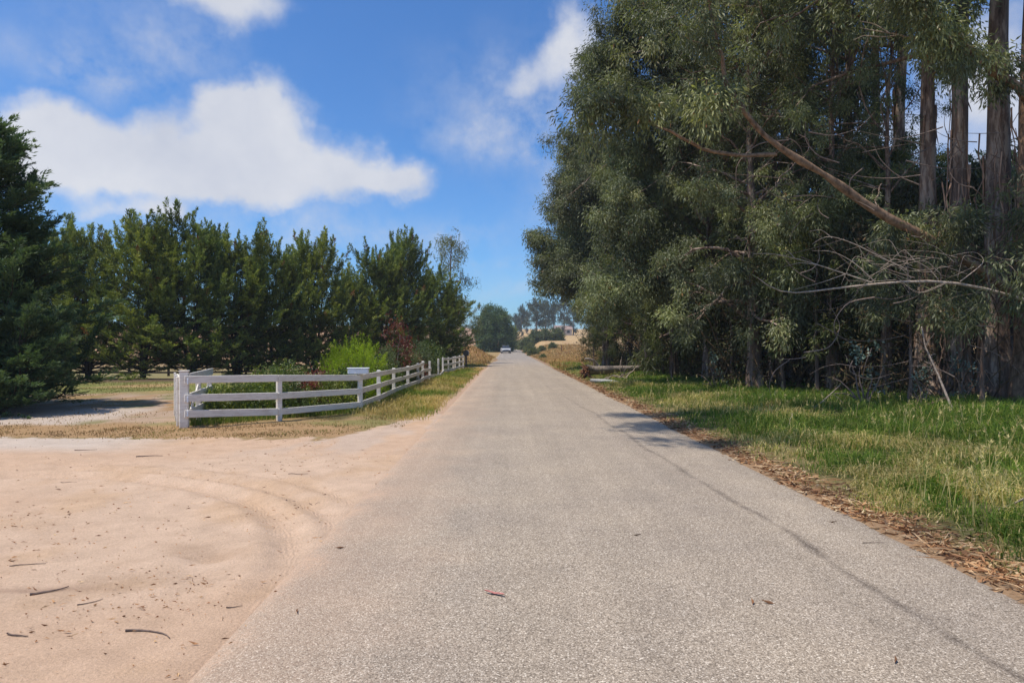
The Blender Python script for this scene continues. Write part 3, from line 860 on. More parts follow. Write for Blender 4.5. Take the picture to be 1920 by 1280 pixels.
# narrow tree and further trees on the left
nt_ = eucalypt('narrow_tree', 31, 11.6, .16, .15, 1.5, 16, 'tall narrow airy tree rising behind the road end of the cypress row', nsub=4, nstr=6, m=8, L=.2, Wd=.05, crad=.25, mat='euc_dark', lean=(.3, 0))
place(nt_, wx(836, 62), 62, 0)
gt = eucalypt('sparse_tree', 32, 5.6, .12, .1, 2.6, 30, 'grey-green thin twiggy tree left of the dense dark roadside tree', nsub=3, nleaf=110, L=.2, Wd=.06, mat='olive', bark='greywood', up=.9, crad=.5)
place(gt, wx(864, 82), 82, 0, .96)
dt = shrub('round_tree', 33, 8.6, 3.3, 'dense dark round-topped tree overhanging the left of the road far ahead', 'cyp_near', n=460, k=70, L=.34, Wd=.13, crad=.34, stems=12, cat='tree', wood='trunk', leafname='crown')
place(dt, wx(926, 152), 152, 0, (1.28, 1.28, 1.22))
dplace(cv[1], wx(962, 190), 190, 2, .8, 'small dark tree beside the far bend, right behind the round-topped tree', name='roadside_tree')
ob = shrub('roadside_bush', 34, 2.6, 2.0, 'dark green bush at the road end of the cypress row behind the black mailbox', 'shrub', n=150, k=55, L=.12, Wd=.05, crad=.2)
place(ob, -5.6, 58)

# ---- garden behind the fence
lime = shrub('lime_bush', 41, 1.72, 1.0, 'bright lime green feathery bush behind the fence corner', 'lime', n=330, k=60, L=.06, Wd=.014, crad=.07, upright=.62, stems=14)
place(lime, wx(664, 20.5), 20.5)
s1 = shrub('round_shrub', 42, 1.2, 1.0, 'round dark green shrub behind the fence, left of the red-leaved shrub', 'shrub', n=130, k=60, L=.06, Wd=.03, crad=.1)
place(s1, wx(535, 18.6), 18.6)
s2 = shrub('red_shrub', 43, 1.05, .55, 'red-leaved shrub between the round dark shrub and the lime bush', 'red', n=80, k=45, L=.06, Wd=.03, crad=.08)
place(s2, wx(602, 18.2), 18.2)
rt = eucalypt('red_leaf_tree', 44, 2.6, .04, .35, .34, 9, 'small dark red-leaved tree right of the lime bush', nsub=3, nstr=4, m=6, slen=.25, L=.09, Wd=.04, crad=.12, mat='red', bark='stick')
place(rt, wx(741, 27), 27, 0, .95)
GS = [(400, 15.6, .62, .55, 'yellowgreen', 'low yellow-green garden plant beside the tall white gate post'),
      (452, 15.9, .72, .6, 'shrub', 'low leafy plant behind the left part of the front fence'),
      (492, 16.6, .85, .6, 'yellowgreen', 'yellowish low plant left of the middle post of the front fence'),
      (545, 16.1, .7, .6, 'shrub', 'dark low plant right behind the middle post of the front fence'),
      (575, 17.0, .75, .5, 'red', 'reddish low plant behind the front fence, under the red-leaved shrub'),
      (618, 17.2, .8, .55, 'yellowgreen', 'yellow-green low plant behind the front fence, below the lime bush'),
      (648, 18.2, .95, .5, 'shrub', 'dark green plant just behind the white box on the fence corner'),
      (700, 20.6, .8, .5, 'yellowgreen', 'yellow-flowered plant behind the first roadside fence panel'),
      (722, 23.5, 1.15, .8, 'shrub', 'dark leafy bush behind the roadside fence under the red-leaved tree'),
      (752, 27.5, 1.35, .9, 'shrub', 'green bush behind the middle of the roadside fence'),
      (768, 30, 1.7, .8, 'olive', 'pale olive bush behind the roadside fence, left of the rusty red bush'),
      (787, 31, 1.15, .55, 'red', 'rusty red bush behind the roadside fence'),
      (806, 35, 1.9, .9, 'olive', 'greyish tall bush with thin bare trunk behind the roadside fence'),
      (826, 41, 1.7, 1.1, 'shrub', 'dark bush behind the fence gap with missing rails'),
      (722, 25.0, 1.7, .5, 'olive', 'light green upright bush between lime bush and dark red tree')]
gsrc = {}
for i, (px, Y, hg, rd, mt, lb) in enumerate(GS):
    x = min(wx(px, Y), -3.78 - rd * .95) if Y > 19 else wx(px, Y)
    if mt not in gsrc:
        gsrc[mt] = (shrub('garden_shrub', 50 + i, hg, rd, lb, mt, n=int(90 * (1 + rd)), k=42, L=.065, Wd=.032, crad=.09, group='shrubs in the garden behind the fence'), hg, rd)
        place(gsrc[mt][0], x, Y)
    else:
        o, h0, r0 = gsrc[mt]
        dplace(o, x, Y, i * 1.1, (rd / r0, rd / r0, hg / h0), lb, 'shrubs in the garden behind the fence')

# ---- right: eucalyptus grove
EG = 'eucalyptus trees in the grove'


def limb_path(tr, cen, rg, pts, r0, r1, tips=2, k=7, side=.5, lead=.2):
    pts = np.array(pts, float)
    t = np.linspace(0, len(pts) - 1, 18); i0 = np.minimum(t.astype(int), len(pts) - 2); f = (t - i0)[:, None]
    q = pts[i0] * (1 - f) + pts[i0 + 1] * f
    for _ in range(2): q[1:-1] = (q[:-2] + q[1:-1] * 2 + q[2:]) / 4
    q[1:-1] += rg.normal(size=(len(q) - 2, 3)) * r0 * .25
    tr.tube(q, np.linspace(r0, r1, len(q)) * (1 + .12 * rg.normal(size=len(q))), k + 2, r=.8, cap=False, rough=.14, rg=rg)
    n = len(q)
    for j in range(int(n * lead), n, max(1, 3 - tips)):
        for _ in range(2):
            sp = path(q[j], unit(q[min(j + 1, n - 1)] - q[j - 1]) + rg.normal(size=3) * .7, side * (.5 + rg.random()), 4, rg, .35, (0, 0, -.4))
            tr.tube(sp, np.linspace(max(r1 * .7, .008), .005, 5), 4, r=.8, cap=False)
            cen += [sp[-1], sp[2]]
    cen.append(q[-1])


def at(px, py, Y, o): return np.array([wx(px, Y) - o[0], Y - o[1], wz(py, Y) - o[2]])


# bushy template trees
full = lambda f: 1.0 - .25 * f
e3p = (7.8, 28.0, 0)


def e3x(tr, cen, rg):
    for pts, a in (([(1300, 330), (1240, 220), (1170, 150), (1112, 90)], .09), ([(1300, 420), (1230, 330), (1170, 240), (1115, 175)], .08),
                   ([(1300, 300), (1250, 160), (1215, 60), (1195, 0), (1190, -60)], .09), ([(1300, 480), (1240, 420), (1195, 375), (1160, 370)], .07),
                   ([(1295, 520), (1235, 490), (1190, 455), (1155, 440)], .06), ([(1300, 250), (1230, 110), (1185, 55), (1165, 45)], .07), ([(1300, 280), (1265, 120), (1240, 20), (1225, -40)], .08), ([(1300, 380), (1225, 270), (1160, 170), (1098, 125)], .07),
                   ([(1295, 560), (1240, 540), (1180, 520), (1130, 530)], .05), ([(1300, 450), (1225, 370), (1180, 310), (1160, 300)], .07)):
        Y = 27 + rg.normal() * .7
        limb_path(tr, cen, rg, [at(p, q, Y, e3p) for p, q in pts], a, .02, 2, side=1.3)


E3 = eucalypt('eucalyptus_tree', 63, 19, .26, .2, 3.5, 40, 'big leafy eucalyptus whose crown leans furthest over the road at the top', nsub=3, nleaf=330, crad=.58, L=.155, Wd=.034, bias=(.05, -.2), extra=e3x, group=EG, prof=lambda f: 1.15 - .55 * f)
place(E3, 8.3, 28)
e1p = (5.7, 46.0, 0)


def e1x(tr, cen, rg):
    for pts, a in (([(1105, 480), (1085, 380), (1070, 300), (1062, 255)], .1), ([(1105, 520), (1070, 440), (1035, 390), (1030, 370)], .08),
                   ([(1105, 545), (1060, 500), (1020, 465), (992, 450)], .08), ([(1105, 520), (1060, 480), (1025, 480), (1005, 500)], .06),
                   ([(1110, 500), (1100, 400), (1095, 330), (1098, 290)], .08), ([(1105, 500), (1080, 430), (1055, 370), (1045, 320)], .07), ([(1105, 480), (1075, 400), (1055, 340), (1050, 285)], .07), ([(1108, 555), (1085, 500), (1055, 440), (1040, 420)], .06), ([(1105, 540), (1075, 515), (1050, 515), (1030, 525)], .05)):
        Y = 45 + rg.normal() * .8
        limb_path(tr, cen, rg, [at(p, q, Y, e1p) for p, q in pts], a, .025, 2, side=1.3)


E1 = eucalypt('eucalyptus_tree', 61, 14, .24, .24, 2.4, 32, 'farthest roadside eucalyptus of the grove with drooping clumps over the road', nsub=3, nleaf=300, crad=.72, L=.20, Wd=.05, bias=(.05, 0), extra=e1x, group=EG, mat='euc')
place(E1, 6.6, 46)
E4 = eucalypt('eucalyptus_tree', 64, 14, .22, .16, 3.0, 52, 'leafy eucalyptus with low branches in the middle of the grove front', nsub=3, nleaf=320, crad=.55, L=.15, Wd=.034, bias=(-.1, -.15), group=EG, prof=full)
place(E4, 8.5, 23.5)
E2 = eucalypt('eucalyptus_tree', 62, 11.5, .2, .15, 2.4, 46, 'dense bushy eucalyptus right behind the fallen log', nsub=3, nleaf=270, crad=.56, L=.175, Wd=.042, group=EG, mat='euc_dark', prof=full)
place(E2, 7.4, 36)
young = eucalypt('young_eucalyptus', 65, 6.2, .06, .26, 1.4, 22, 'young bushy eucalyptus at the grove edge, right of the leafy middle tree', nsub=2, nleaf=240, crad=.45, L=.15, Wd=.033, mat='euc_dark', prof=full, group='young eucalypts along the grove edge')
place(young, 9.6, 21.2)

# tall bare-trunked trees on the right
TLX = 'tall bare-trunked eucalyptus'
tallA = eucalypt('eucalyptus_tree', 71, 21, .34, .52, 5.2, 24, 'x', nsub=3, nleaf=380, crad=.8, L=.19, Wd=.045, group=EG, up=.6, bias=(-.75, -.15))
tallB = eucalypt('eucalyptus_tree', 72, 20, .26, .53, 4.6, 20, 'x', nsub=3, nleaf=380, crad=.8, L=.19, Wd=.045, group=EG, up=.7, wob=.18, bias=(-.75, -.15))
tall = [(1868, 18.0, 0, 1.0, 'massive bare grey-brown trunk nearest the right edge of the grove'),
        (1795, 18.6, 1, 1.05, 'leaning brown bare-trunked eucalyptus left of the massive right-edge trunk'),
        (1738, 19.4, 0, .85, 'pale-streaked straight eucalyptus trunk behind the dead curved branch'),
        (1683, 24.0, 1, 1.05, 'dark straight eucalyptus trunk with sky on both sides, higher in the grove'),
        (1637, 25.5, 1, .98, 'dark thin eucalyptus trunk left of the sky-framed straight trunk'),
        (1588, 24.5, 0, .8, 'dark eucalyptus trunk half veiled by leaves where the brown limb crosses'),
        (1500, 29.0, 1, 1.05, 'hidden tall eucalyptus behind the thick brown sloping limb')]
def bark_on(root, H, r0, seed):
    rg = np.random.default_rng(seed); b = MB()
    for k in range(46):
        a = rg.random() * 2 * pi; z0 = 1.5 + 9 * rg.random(); l = .6 + 2.2 * rg.random()
        rr = r0 * (1.0 - .04 * z0) + .03
        p = np.array([(cos(a) * (rr + .10 * (i / 4.) ** 2 * rg.random()), sin(a) * (rr + .10 * (i / 4.) ** 2 * rg.random()), z0 - l * i / 4) for i in range(5)])
        p[:, :2] += rg.normal(size=(5, 2)) * .015
        b.tube(p, np.array([.03, .028, .02, .014, .006]) * (.5 + rg.random()), 4, r=rg.random(), cap=False)
    b.obj('bark_strips', M['bark_strip'], root, True)
    b = MB()
    for k in range(7):
        a = k * .9 + rg.random() * .4
        p = np.array([(cos(a) * r0 * f, sin(a) * r0 * f, z) for f, z in ((.55, .9), (.95, .5), (1.4, .2), (2.0, .02), (2.5, -.1))])
        b.tube(p, np.array([.10, .12, .11, .08, .04]) * r0 / .34, 6, r=.4, cap=False, rough=.2, rg=rg)
    b.obj('buttress_roots', M['bark_euc'], root, True)


bark_on(tallA, 21, .34, 301); bark_on(tallB, 20, .27, 302)
ft = set()
for i, (px, Y, v, sc, lb) in enumerate(tall):
    src = (tallA, tallB)[v]
    if v not in ft:
        ft.add(v); src['label'] = lb; place(src, wx(px, Y), Y, .5 * sin(i * 2.3), sc)
    else:
        dplace(src, wx(px, Y), Y, .5 * sin(i * 2.3), sc, lb, EG)


# the hero: a leaning tree that carries the long brown limb, the dead branch and the overhanging sprays
hp = (wx(1935, 17.2), 17.2, 0)


def hx(tr, cen, rg):
    hpa = np.array([hp[0], hp[1], 0.])
    limb_path(tr, cen, rg, [at(1920, 560, 17, hp), at(1780, 470, 16.6, hp), at(1650, 400, 16.2, hp), at(1560, 335, 16, hp), at(1480, 288, 15.8, hp), at(1410, 245, 15.6, hp), at(1365, 165, 15.4, hp), at(1338, 70, 15.2, hp), at(1325, -40, 15, hp)], .12, .03, 1, side=.8, lead=.72)
    limb_path(tr, cen, rg, [at(1455, 290, 15.8, hp), at(1385, 292, 15.6, hp), at(1320, 282, 15.4, hp), at(1255, 245, 15.2, hp), at(1190, 215, 15, hp), at(1140, 180, 14.8, hp)], .055, .014, 1, k=6, side=.6, lead=.7)
    limb_path(tr, cen, rg, [at(1945, 200, 16.9, hp), at(1860, 125, 16.4, hp), at(1790, 85, 16, hp), at(1745, 40, 15.7, hp), at(1715, -40, 15.4, hp)], .13, .07, 1, side=.5)
    limb_path(tr, cen, rg, [at(1935, -120, 17, hp), np.array([6.0, 16.8, 11.4]) - np.array([hp[0], hp[1], 0]), np.array([1.0, 14.6, 12.0]) - np.array([hp[0], hp[1], 0]), np.array([-1.2, 12.9, 11.4]) - np.array([hp[0], hp[1], 0])], .14, .02, 1, side=.9)
    base = np.array([1.0, 14.6, 12.0])
    for tx, ty in ((-1.6, 12.0), (-1.2, 14.4), (-1.0, 9.9)):
        e = np.array([tx, ty, 11.3])
        limb_path(tr, [], rg, [base - hpa, (base + e) / 2 + np.array([0, 0, .25]) - hpa, e - hpa], .05, .012, 1, side=.5)
        for _ in range(13): cen.append(e - hpa + np.array([rg.normal() * .55, rg.normal() * .3, rg.normal() * .2]))


HERO = eucalypt('eucalyptus_tree', 80, 20, .36, .55, 5.0, 20, 'leaning eucalyptus at the right edge bearing the long brown limbs and bare dead branch', nsub=3, nleaf=330, crad=.62, L=.16, Wd=.036, bias=(-.8, 0), extra=hx, group=EG, bark='bark_limb')
HERO.location = hp


def dead_branch(parent):
    b = MB(); rg = np.random.default_rng(5); Y = 15.6

    def ln(pts, a, c, Yo=0):
        p = np.array([at(x, y, Y + Yo + .25 * i / len(pts), hp) for i, (x, y) in enumerate(pts)])
        t = np.linspace(0, len(p) - 1, 14); i0 = np.minimum(t.astype(int), len(p) - 2); f = (t - i0)[:, None]
        q = p[i0] * (1 - f) + p[i0 + 1] * f
        for _ in range(2): q[1:-1] = (q[:-2] + q[1:-1] * 2 + q[2:]) / 4
        b.tube(q, np.linspace(a, c, 14), 5, r=.6 + .4 * rg.random(), cap=False)
    ln([(1940, 568), (1880, 548), (1800, 528), (1730, 524), (1650, 530), (1590, 540), (1535, 541), (1485, 556), (1445, 545), (1420, 520)], .045, .010)
    ln([(1635, 530), (1580, 512), (1530, 495), (1490, 484), (1445, 474), (1412, 476)], .018, .006)
    ln([(1640, 528), (1600, 490), (1560, 470), (1522, 470)], .014, .005)
    ln([(1700, 505), (1650, 482), (1610, 460), (1570, 445), (1545, 442), (1523, 458)], .018, .006)
    ln([(1560, 446), (1540, 430), (1517, 434)], .010, .004)
    ln([(1590, 512), (1540, 530), (1480, 545)], .012, .004)
    ln([(1535, 497), (1500, 492), (1470, 500)], .009, .004)
    ln([(1490, 484), (1478, 470), (1465, 470)], .008, .004)
    ln([(1760, 525), (1740, 500), (1690, 478), (1640, 480)], .012, .004)
    ln([(1800, 528), (1850, 490), (1830, 470), (1780, 480)], .014, .004)
    for k in range(26):
        x0 = 1620 + rg.random() * 260; y0 = 480 + rg.random() * 50
        ln([(x0, y0), (x0 - 20 - 40 * rg.random(), y0 - 20 * rg.normal()), (x0 - 50 - 60 * rg.random(), y0 + 25 * rg.normal())], .007, .003, rg.normal() * .3)
    b.obj('dead_branch', M['deadwood'], parent, True)
    b = MB()
    for k in range(64):
        x0 = 1470 + rg.random() * 440; y0 = 230 + rg.random() * 480; l = 50 + 130 * rg.random(); a = rg.normal() * .5 + (pi if rg.random() < .7 else 0)
        Yo = rg.random() * 2.4 - .2; bend_ = rg.normal() * .8
        p_ = [(x0 + l * t_ * cos(a + bend_ * t_), y0 + l * t_ * sin(a + bend_ * t_) * .7) for t_ in (0, .35, .7, 1.0)]
        ln(p_, .010 + .012 * rg.random(), .003, Yo)
    tag(b.obj('twig_tangle', M['stick'], parent, True), kind='stuff')
    # upper bare limb
    b = MB()
    for pts, a in (([(1745, 78), (1710, 72), (1670, 62), (1640, 58), (1612, 52)], .03), ([(1690, 66), (1650, 70), (1620, 66), (1600, 76)], .018), ([(1668, 62), (1640, 45), (1612, 40)], .012), ([(1720, 72), (1760, 110), (1800, 160)], .03)):
        ln(pts, a, .006, .6)
    b.obj('bare_limb', M['deadwood'], parent, True)
    # hanging strips of shed bark
    b = MB()
    for k in range(46):
        x0 = 1750 + 170 * rg.random(); y0 = 180 + 380 * rg.random(); l = 60 + 150 * rg.random()
        Yk = 17 - .6 * rg.random()
        p = np.array([at(x0 + 6 * rg.normal() * i, y0 + l * i / 4, Yk, hp) for i in range(5)])
        b.tube(p, np.linspace(.018, .006, 5) * (.5 + rg.random()), 3, r=rg.random(), cap=False)
    b.obj('bark_strips', M['bark_strip'], parent, True)


dead_branch(HERO)

# further grove trees
more = [(E4, 11.6, 27.5, 2.1, .92, 'leafy eucalyptus behind the leafy middle tree, deeper in the grove'),
        (E2, 9.7, 45.5, 1.2, 1.12, 'dense dark eucalyptus behind the farthest drooping roadside tree'),
        (E2, 9.2, 31, 2.6, 1.2, 'dense dark-leaved eucalyptus between the log and the road-leaning tree'),
        (E2, 11.5, 38, .5, 1.25, 'dense eucalyptus two rows behind the fallen log'),
        (E4, 8.8, 58, 4.0, .72, 'small far eucalyptus at the grove end beside the golden field'),
        (tallB, 9.9, 25.5, .3, .62, 'slim bare eucalyptus stem between the leafy middle tree and the road-leaning tree'),
        (tallB, 10.4, 21.9, -.3, .66, 'slim bare eucalyptus stem left of the sloping brown limb foot'),
        (tallA, 12.9, 26.5, .2, .55, 'slim dark eucalyptus stem behind the dead branch, deeper in shade'),
        (tallB, 7.9, 32.5, .6, .7, 'slim eucalyptus stem just right of the fallen log'),
        (tallB, 11.3, 20.4, .1, .55, 'thin crooked eucalyptus stem above the blue-green shoots')]
for src, x, y, rz, sc, lb in more: dplace(src, x, y, rz, sc, lb, EG)
DG = 'eucalypts hidden deep in the grove'
for i, (x, y, sc, v) in enumerate([(15, 27, .62, 0), (14.2, 33, .95, 1), (17.3, 29, .8, 1), (13.5, 47, 1.1, 0), (11.5, 54, 1.1, 1), (9.2, 51, .95, 1), (12.5, 63, 1.0, 1), (15.5, 57, 1.1, 0), (17, 48, 1.1, 1), (20.5, 28.5, .62, 0), (18.5, 36, .95, 1), (24.5, 33, .7, 0), (12.5, 24.5, .78, 1), (22, 40, .8, 0)]):
    dplace((E4, E2)[v], x, y, i * 2.2, sc, 'eucalyptus deep in the grove, mostly hidden behind the front trees', DG)
YG = 'young eucalypts along the grove edge'
yl = [(9.4, 23.6, 1.0, 'young eucalyptus at the right foot of the leafy middle tree'), (9.0, 27.6, 1.1, 'young eucalyptus tucked behind the trunk of the leafy middle tree'), (7.6, 33.4, 1.0, 'young eucalyptus among the stems right of the fallen log'), (10.6, 22.4, .9, 'young eucalyptus below the thick sloping limb'),
      (7.1, 29.5, .8, 'young eucalyptus with slim stems between log and leafy middle tree'), (8.6, 26.2, 1.0, 'young eucalyptus in front of the road-leaning tree trunk'),
      (11.6, 22.6, 1.0, 'young eucalyptus behind the bare pale dead branch'), (13.9, 21.0, .95, 'young eucalyptus between the two big right-hand trunks'), (6.2, 49, .95, 'young eucalyptus under the farthest drooping roadside tree'),
      (5.9, 40.5, .6, 'small light green young tree behind the curved root of the fallen log'), (16.2, 21.5, 1.0, 'young eucalyptus behind the massive right-edge trunk'),
      (12.9, 24.2, 1.2, 'young eucalyptus below the sky gap between straight trunks')]
for i, (x, y, sc, lb) in enumerate(yl): dplace(young, x, y, 1.3 * i, sc, lb, YG)
# low near foliage at the right edge, hanging
hang = eucalypt('young_eucalyptus', 66, 4.8, .05, .42, 1.3, 15, 'leafy young eucalyptus in front of the right-edge trunks, catching sun', nsub=2, nleaf=150, crad=.42, L=.17, Wd=.036, mat='euc', group=YG)
place(hang, wx(1840, 16.3), 16.3)
for px_, Y_, sc_, lb_ in ((1765, 20.6, 1.35, 'leafy young eucalyptus rising behind the leaning brown trunk'), (1832, 21.5, 1.5, 'leafy young eucalyptus filling the gap left of the massive right-edge trunk'), (1905, 19.8, 1.4, 'leafy young eucalyptus right of the massive trunk at the frame edge'), (1560, 21.2, 1.15, 'leafy young eucalyptus left of the straight pale-streaked trunk'), (1470, 22.5, 1.2, 'leafy young eucalyptus under the middle of the sloping limb')):
    dplace(hang, wx(px_, Y_), Y_, px_ * .7, sc_, lb_, YG)
dplace(hang, wx(1705, 17.0), 17.0, 2, .95, 'leafy young eucalyptus left of the right-edge trunks, behind the dead branch tips', YG)

# blue-green juvenile suckers
bs = shrub('juvenile_eucalyptus', 67, 1.9, .7, 'pale blue-green juvenile eucalyptus shoots low in the dark grove', 'euc_blue', n=6, k=24, L=.10, Wd=.06, crad=.10, stems=7, cat='sapling', group='blue-green juvenile shoots')
place(bs, wx(1620, 17.6), 17.6)
for px, Y, sc, lb in ((1735, 16.6, .62, 'blue-green juvenile shoots under the young trees near the leaning grey stick'), (1795, 16.9, .75, 'blue-green juvenile shoots left of the massive right-edge trunk'), (1345, 24.5, .85, 'faint blue-green juvenile shoots in the shade of the leafy middle tree')):
    dplace(bs, wx(px, Y), Y, px, sc, lb, 'blue-green juvenile shoots')


def undergrowth():
    rg = np.random.default_rng(90); b = MB()
    n = 4200
    y = 18.3 + 46 * rg.random(n) ** 1.25
    x = np.where(y < 22, 9.6, np.where(y > 40, 6.6, 7.8)) + (13 * rg.random(n) ** 1.15)
    z = h(x, y) + .1 + rg.random(n) ** 1.5 * 5.2
    c = np.stack([x, y, z], 1)
    strings(b, c, rg, 4, 8, .6, .18, .045, .3, spread=.7, down=.6)
    for i in range(640):
        yy = 17.4 + 30 * rg.random() ** 1.4; xx = 8.2 + (2 if yy < 22 else 0) + 11 * rg.random()
        p = path((xx, yy, float(h(xx, yy)) - .05), (rg.normal() * .25, rg.normal() * .25, 1), 1 + 3.5 * rg.random(), 5, rg, .3)
        b.tube(p, np.linspace(.024, .008, 6), 4, r=.9, cap=False)
    o = b.obj('undergrowth', M['brown'])
    tag(o, 'tangled dry brown undergrowth and stems filling the shade of the grove', 'undergrowth', kind='stuff')


undergrowth()

# ------------------------------------------------------------------ far background
FG = 'far trees along the skyline where the road ends'
far1 = eucalypt('distant_tree', 95, 14, .3, .25, 3.6, 18, 'x', nsub=4, nstr=5, m=6, L=.5, Wd=.2, crad=.5, mat='euc_far', group=FG)
fl_ = [(978, 300, .95, (.45, .45, 1.0), 'slim pointed far tree nearest the left of the road end'), (988, 330, .8, (.8, .8, .75), 'low far tree just right of the slim pointed one'),
       (1006, 255, 1.0, (1.0, 1.0, .95), 'broad dark far tree in the middle of the skyline gap'), (1022, 270, 1, (.8, .8, .95), 'far tree right of the broad dark one'),
       (1038, 310, 1, (.8, .8, 1.0), 'far tree beside the little far house'), (1058, 290, 1, (.8, .8, 1.15), 'far reddish-topped tree beside the grove edge'),
       (968, 340, 1, (.9, .9, .8), 'pale far tree directly above the end of the road'), (1075, 300, 1, (.9, .9, .9), 'far tree half hidden behind the grove edge'),
       (940, 330, 1, (1, 1, .8), 'far tree half hidden behind the round-topped roadside tree')]
for i, (px, Y, _, sc, lb) in enumerate(fl_):
    x = wx(px, Y)
    if i == 0:
        far1['label'] = lb; place(far1, x, Y, 0, sc)
    else: dplace(far1, x, Y, i * 1.7, sc, lb, FG)
fb = shrub('field_bush', 96, 3.2, 2.2, 'x', 'olive', n=130, k=30, L=.45, Wd=.22, crad=.3, group='bushes in the golden field')
FB = [(972, 178, .6, 'yellowish bush at the right edge of the far road'), (988, 172, .95, 'green bush at the left of the far bush row'), (1005, 176, .95, 'dark bush in the middle of the far bush row'),
      (1022, 178, .9, 'bush right of the middle in the far bush row'), (1042, 180, 1.0, 'dark bush at the right end of the far bush row'), (993, 140, .55, 'reddish dark low bush beside the far road'),
      (1000, 112, .42, 'bluish green low bush nearest the road in the golden field'), (1016, 128, .36, 'small round dark bush in the golden field'), (1036, 132, .38, 'small dark bush right of the round one in the golden field'),
      (1018, 84, .2, 'tiny green weed clump at the near edge of the golden field')]
for i, (px, Y, sc, lb) in enumerate(FB):
    x = wx(px, Y)
    if i == 0:
        fb['label'] = lb; place(fb, x, Y, 0, sc)
    else: dplace(fb, x, Y, i * 1.3, sc, lb, 'bushes in the golden field')


def house():
    x, y = wx(1056, 300), 300.0
    r = thing('house', 'small pale house with faded pinkish roof far beyond the golden field', 'house', (x, y, float(h(x, y)) - .1))
    b = MB(); b.box((0, 0, 1.3), (7, 6, 2.6), bev=.02); b.obj('wall', M['wall'], r)
    b = MB()
    v = b.verts([(-3.9, -3.4, 2.55), (3.9, -3.4, 2.55), (3.9, 3.4, 2.55), (-3.9, 3.4, 2.55), (-3.9, 0, 4.3), (3.9, 0, 4.3)])
    b.quads([[v, v + 1, v + 5, v + 4], [v + 2, v + 3, v + 4, v + 5], [v + 3, v + 2, v + 1, v]]); b.tris([[v + 1, v + 2, v + 5], [v + 3, v, v + 4]])
    b.obj('roof', M['roof'], r)
    for xx in (-2.1, 2.0):
        b = MB(); b.box((xx, -3.02, 1.45), (1.2, .08, 1.1), bev=.01); b.obj('window', M['window'], r)
    b = MB(); b.box((0, -3.02, 1.05), (1.0, .08, 2.05), bev=.01); b.obj('door', M['roof'], r)


house()
x, y = wx(1053, 118), 118.
b = MB(); b.tube([(0, 0, -.1), (0, 0, .5), (.01, 0, 1.0)], .07, 8); b.box((0, 0, 1.12), (.16, .16, .24), bev=.02)
o = b.obj('marker_post', M['rust']); o.location = (x, y, float(h(x, y))); tag(o, 'lone short rusty post standing in the golden field', 'post')


def car():
    x, y = wx(948, 136), 136.
    r = thing('car', 'small white car coming down the road beside the round-topped tree', 'car', (x, y, float(road_z(y)) + .03), R(5))
    b = MB()
    prof = [(-2.1, .45, .82), (-2.15, .75, .84), (-1.9, .92, .86), (-.95, 1.0, .88), (-.2, 1.03, .88), (1.2, 1.03, .88), (2.1, .98, .86), (2.15, .55, .82)]
    ring = []
    for (yy, zt, hw) in prof:
        ring += [(-hw, yy, .32), (-hw, yy, zt - .12), (-hw + .1, yy, zt), (hw - .1, yy, zt), (hw, yy, zt - .12), (hw, yy, .32)]
    v = b.verts(ring); n = len(prof)
    b.quads([[v + i * 6 + j, v + i * 6 + (j + 1) % 6, v + i * 6 + 6 + (j + 1) % 6, v + i * 6 + 6 + j] for i in range(n - 1) for j in range(6)])
    for e in (0, n - 1): b.quads([[v + e * 6, v + e * 6 + 1, v + e * 6 + 4, v + e * 6 + 5], [v + e * 6 + 1, v + e * 6 + 2, v + e * 6 + 3, v + e * 6 + 4]])
    bd = b.obj('body', M['carwhite'], r, False)
    b = MB()
    cab = [(-.95, 1.0, .78), (-.2, 1.5, .64), (1.2, 1.52, .64), (1.95, 1.0, .76)]
    v = b.verts([c for yy, zz, hw in cab for c in ((-hw, yy, zz), (hw, yy, zz))])
    b.quads([[v, v + 1, v + 3, v + 2], [v + 2, v + 3, v + 5, v + 4], [v + 4, v + 5, v + 7, v + 6], [v, v + 2, v + 4, v + 6], [v + 1, v + 7, v + 5, v + 3]])
    b.obj('windscreen', M['glass'], r)
    b = MB(); b.box((0, .5, 1.53), (1.26, 1.45, .05), bev=.02); b.obj('roof', M['carwhite'], r)
    for sx_ in (-1, 1):
        for yy in (-1.35, 1.4):
            b = MB(); b.tube([(sx_ * .72, yy, .33), (sx_ * .74, yy, .33), (sx_ * .88, yy, .33), (sx_ * .9, yy, .33)], [.28, .33, .33, .29], 16)
            w_ = b.obj('wheel', M['tyre'], r)
            b = MB(); b.tube([(sx_ * .89, yy, .33), (sx_ * .915, yy, .33)], .2, 12); b.obj('rim', M['chrome'], w_)
        b = MB(); b.box((sx_ * .62, -2.14, .68), (.34, .08, .16), bev=.02); b.obj('headlight', M['lamp'], r)
        b = MB(); b.box((sx_ * .95, -.75, 1.02), (.16, .1, .12), bev=.02); b.obj('mirror', M['carwhite'], r)
    b = MB(); b.box((0, -2.16, .48), (1.5, .06, .16), bev=.02); b.obj('bumper', M['black'], r)


car()

# ------------------------------------------------------------------ fences
def post(parent, x, y, z0, z1, w=.1, rz=0, cap=False):
    b = MB(); b.box((x, y, (z0 + z1) / 2), (w, w, z1 - z0), rz, bev=.012)
    o = b.obj('post', M['white'], parent)
    return o


def rail(parent, p, q, w=.135, t=.03, up=(0, 0, 1), sag=0):
    b = MB(); b.beam(p, q, w, t, up=up)
    return b.obj('rail', M['white'], parent)


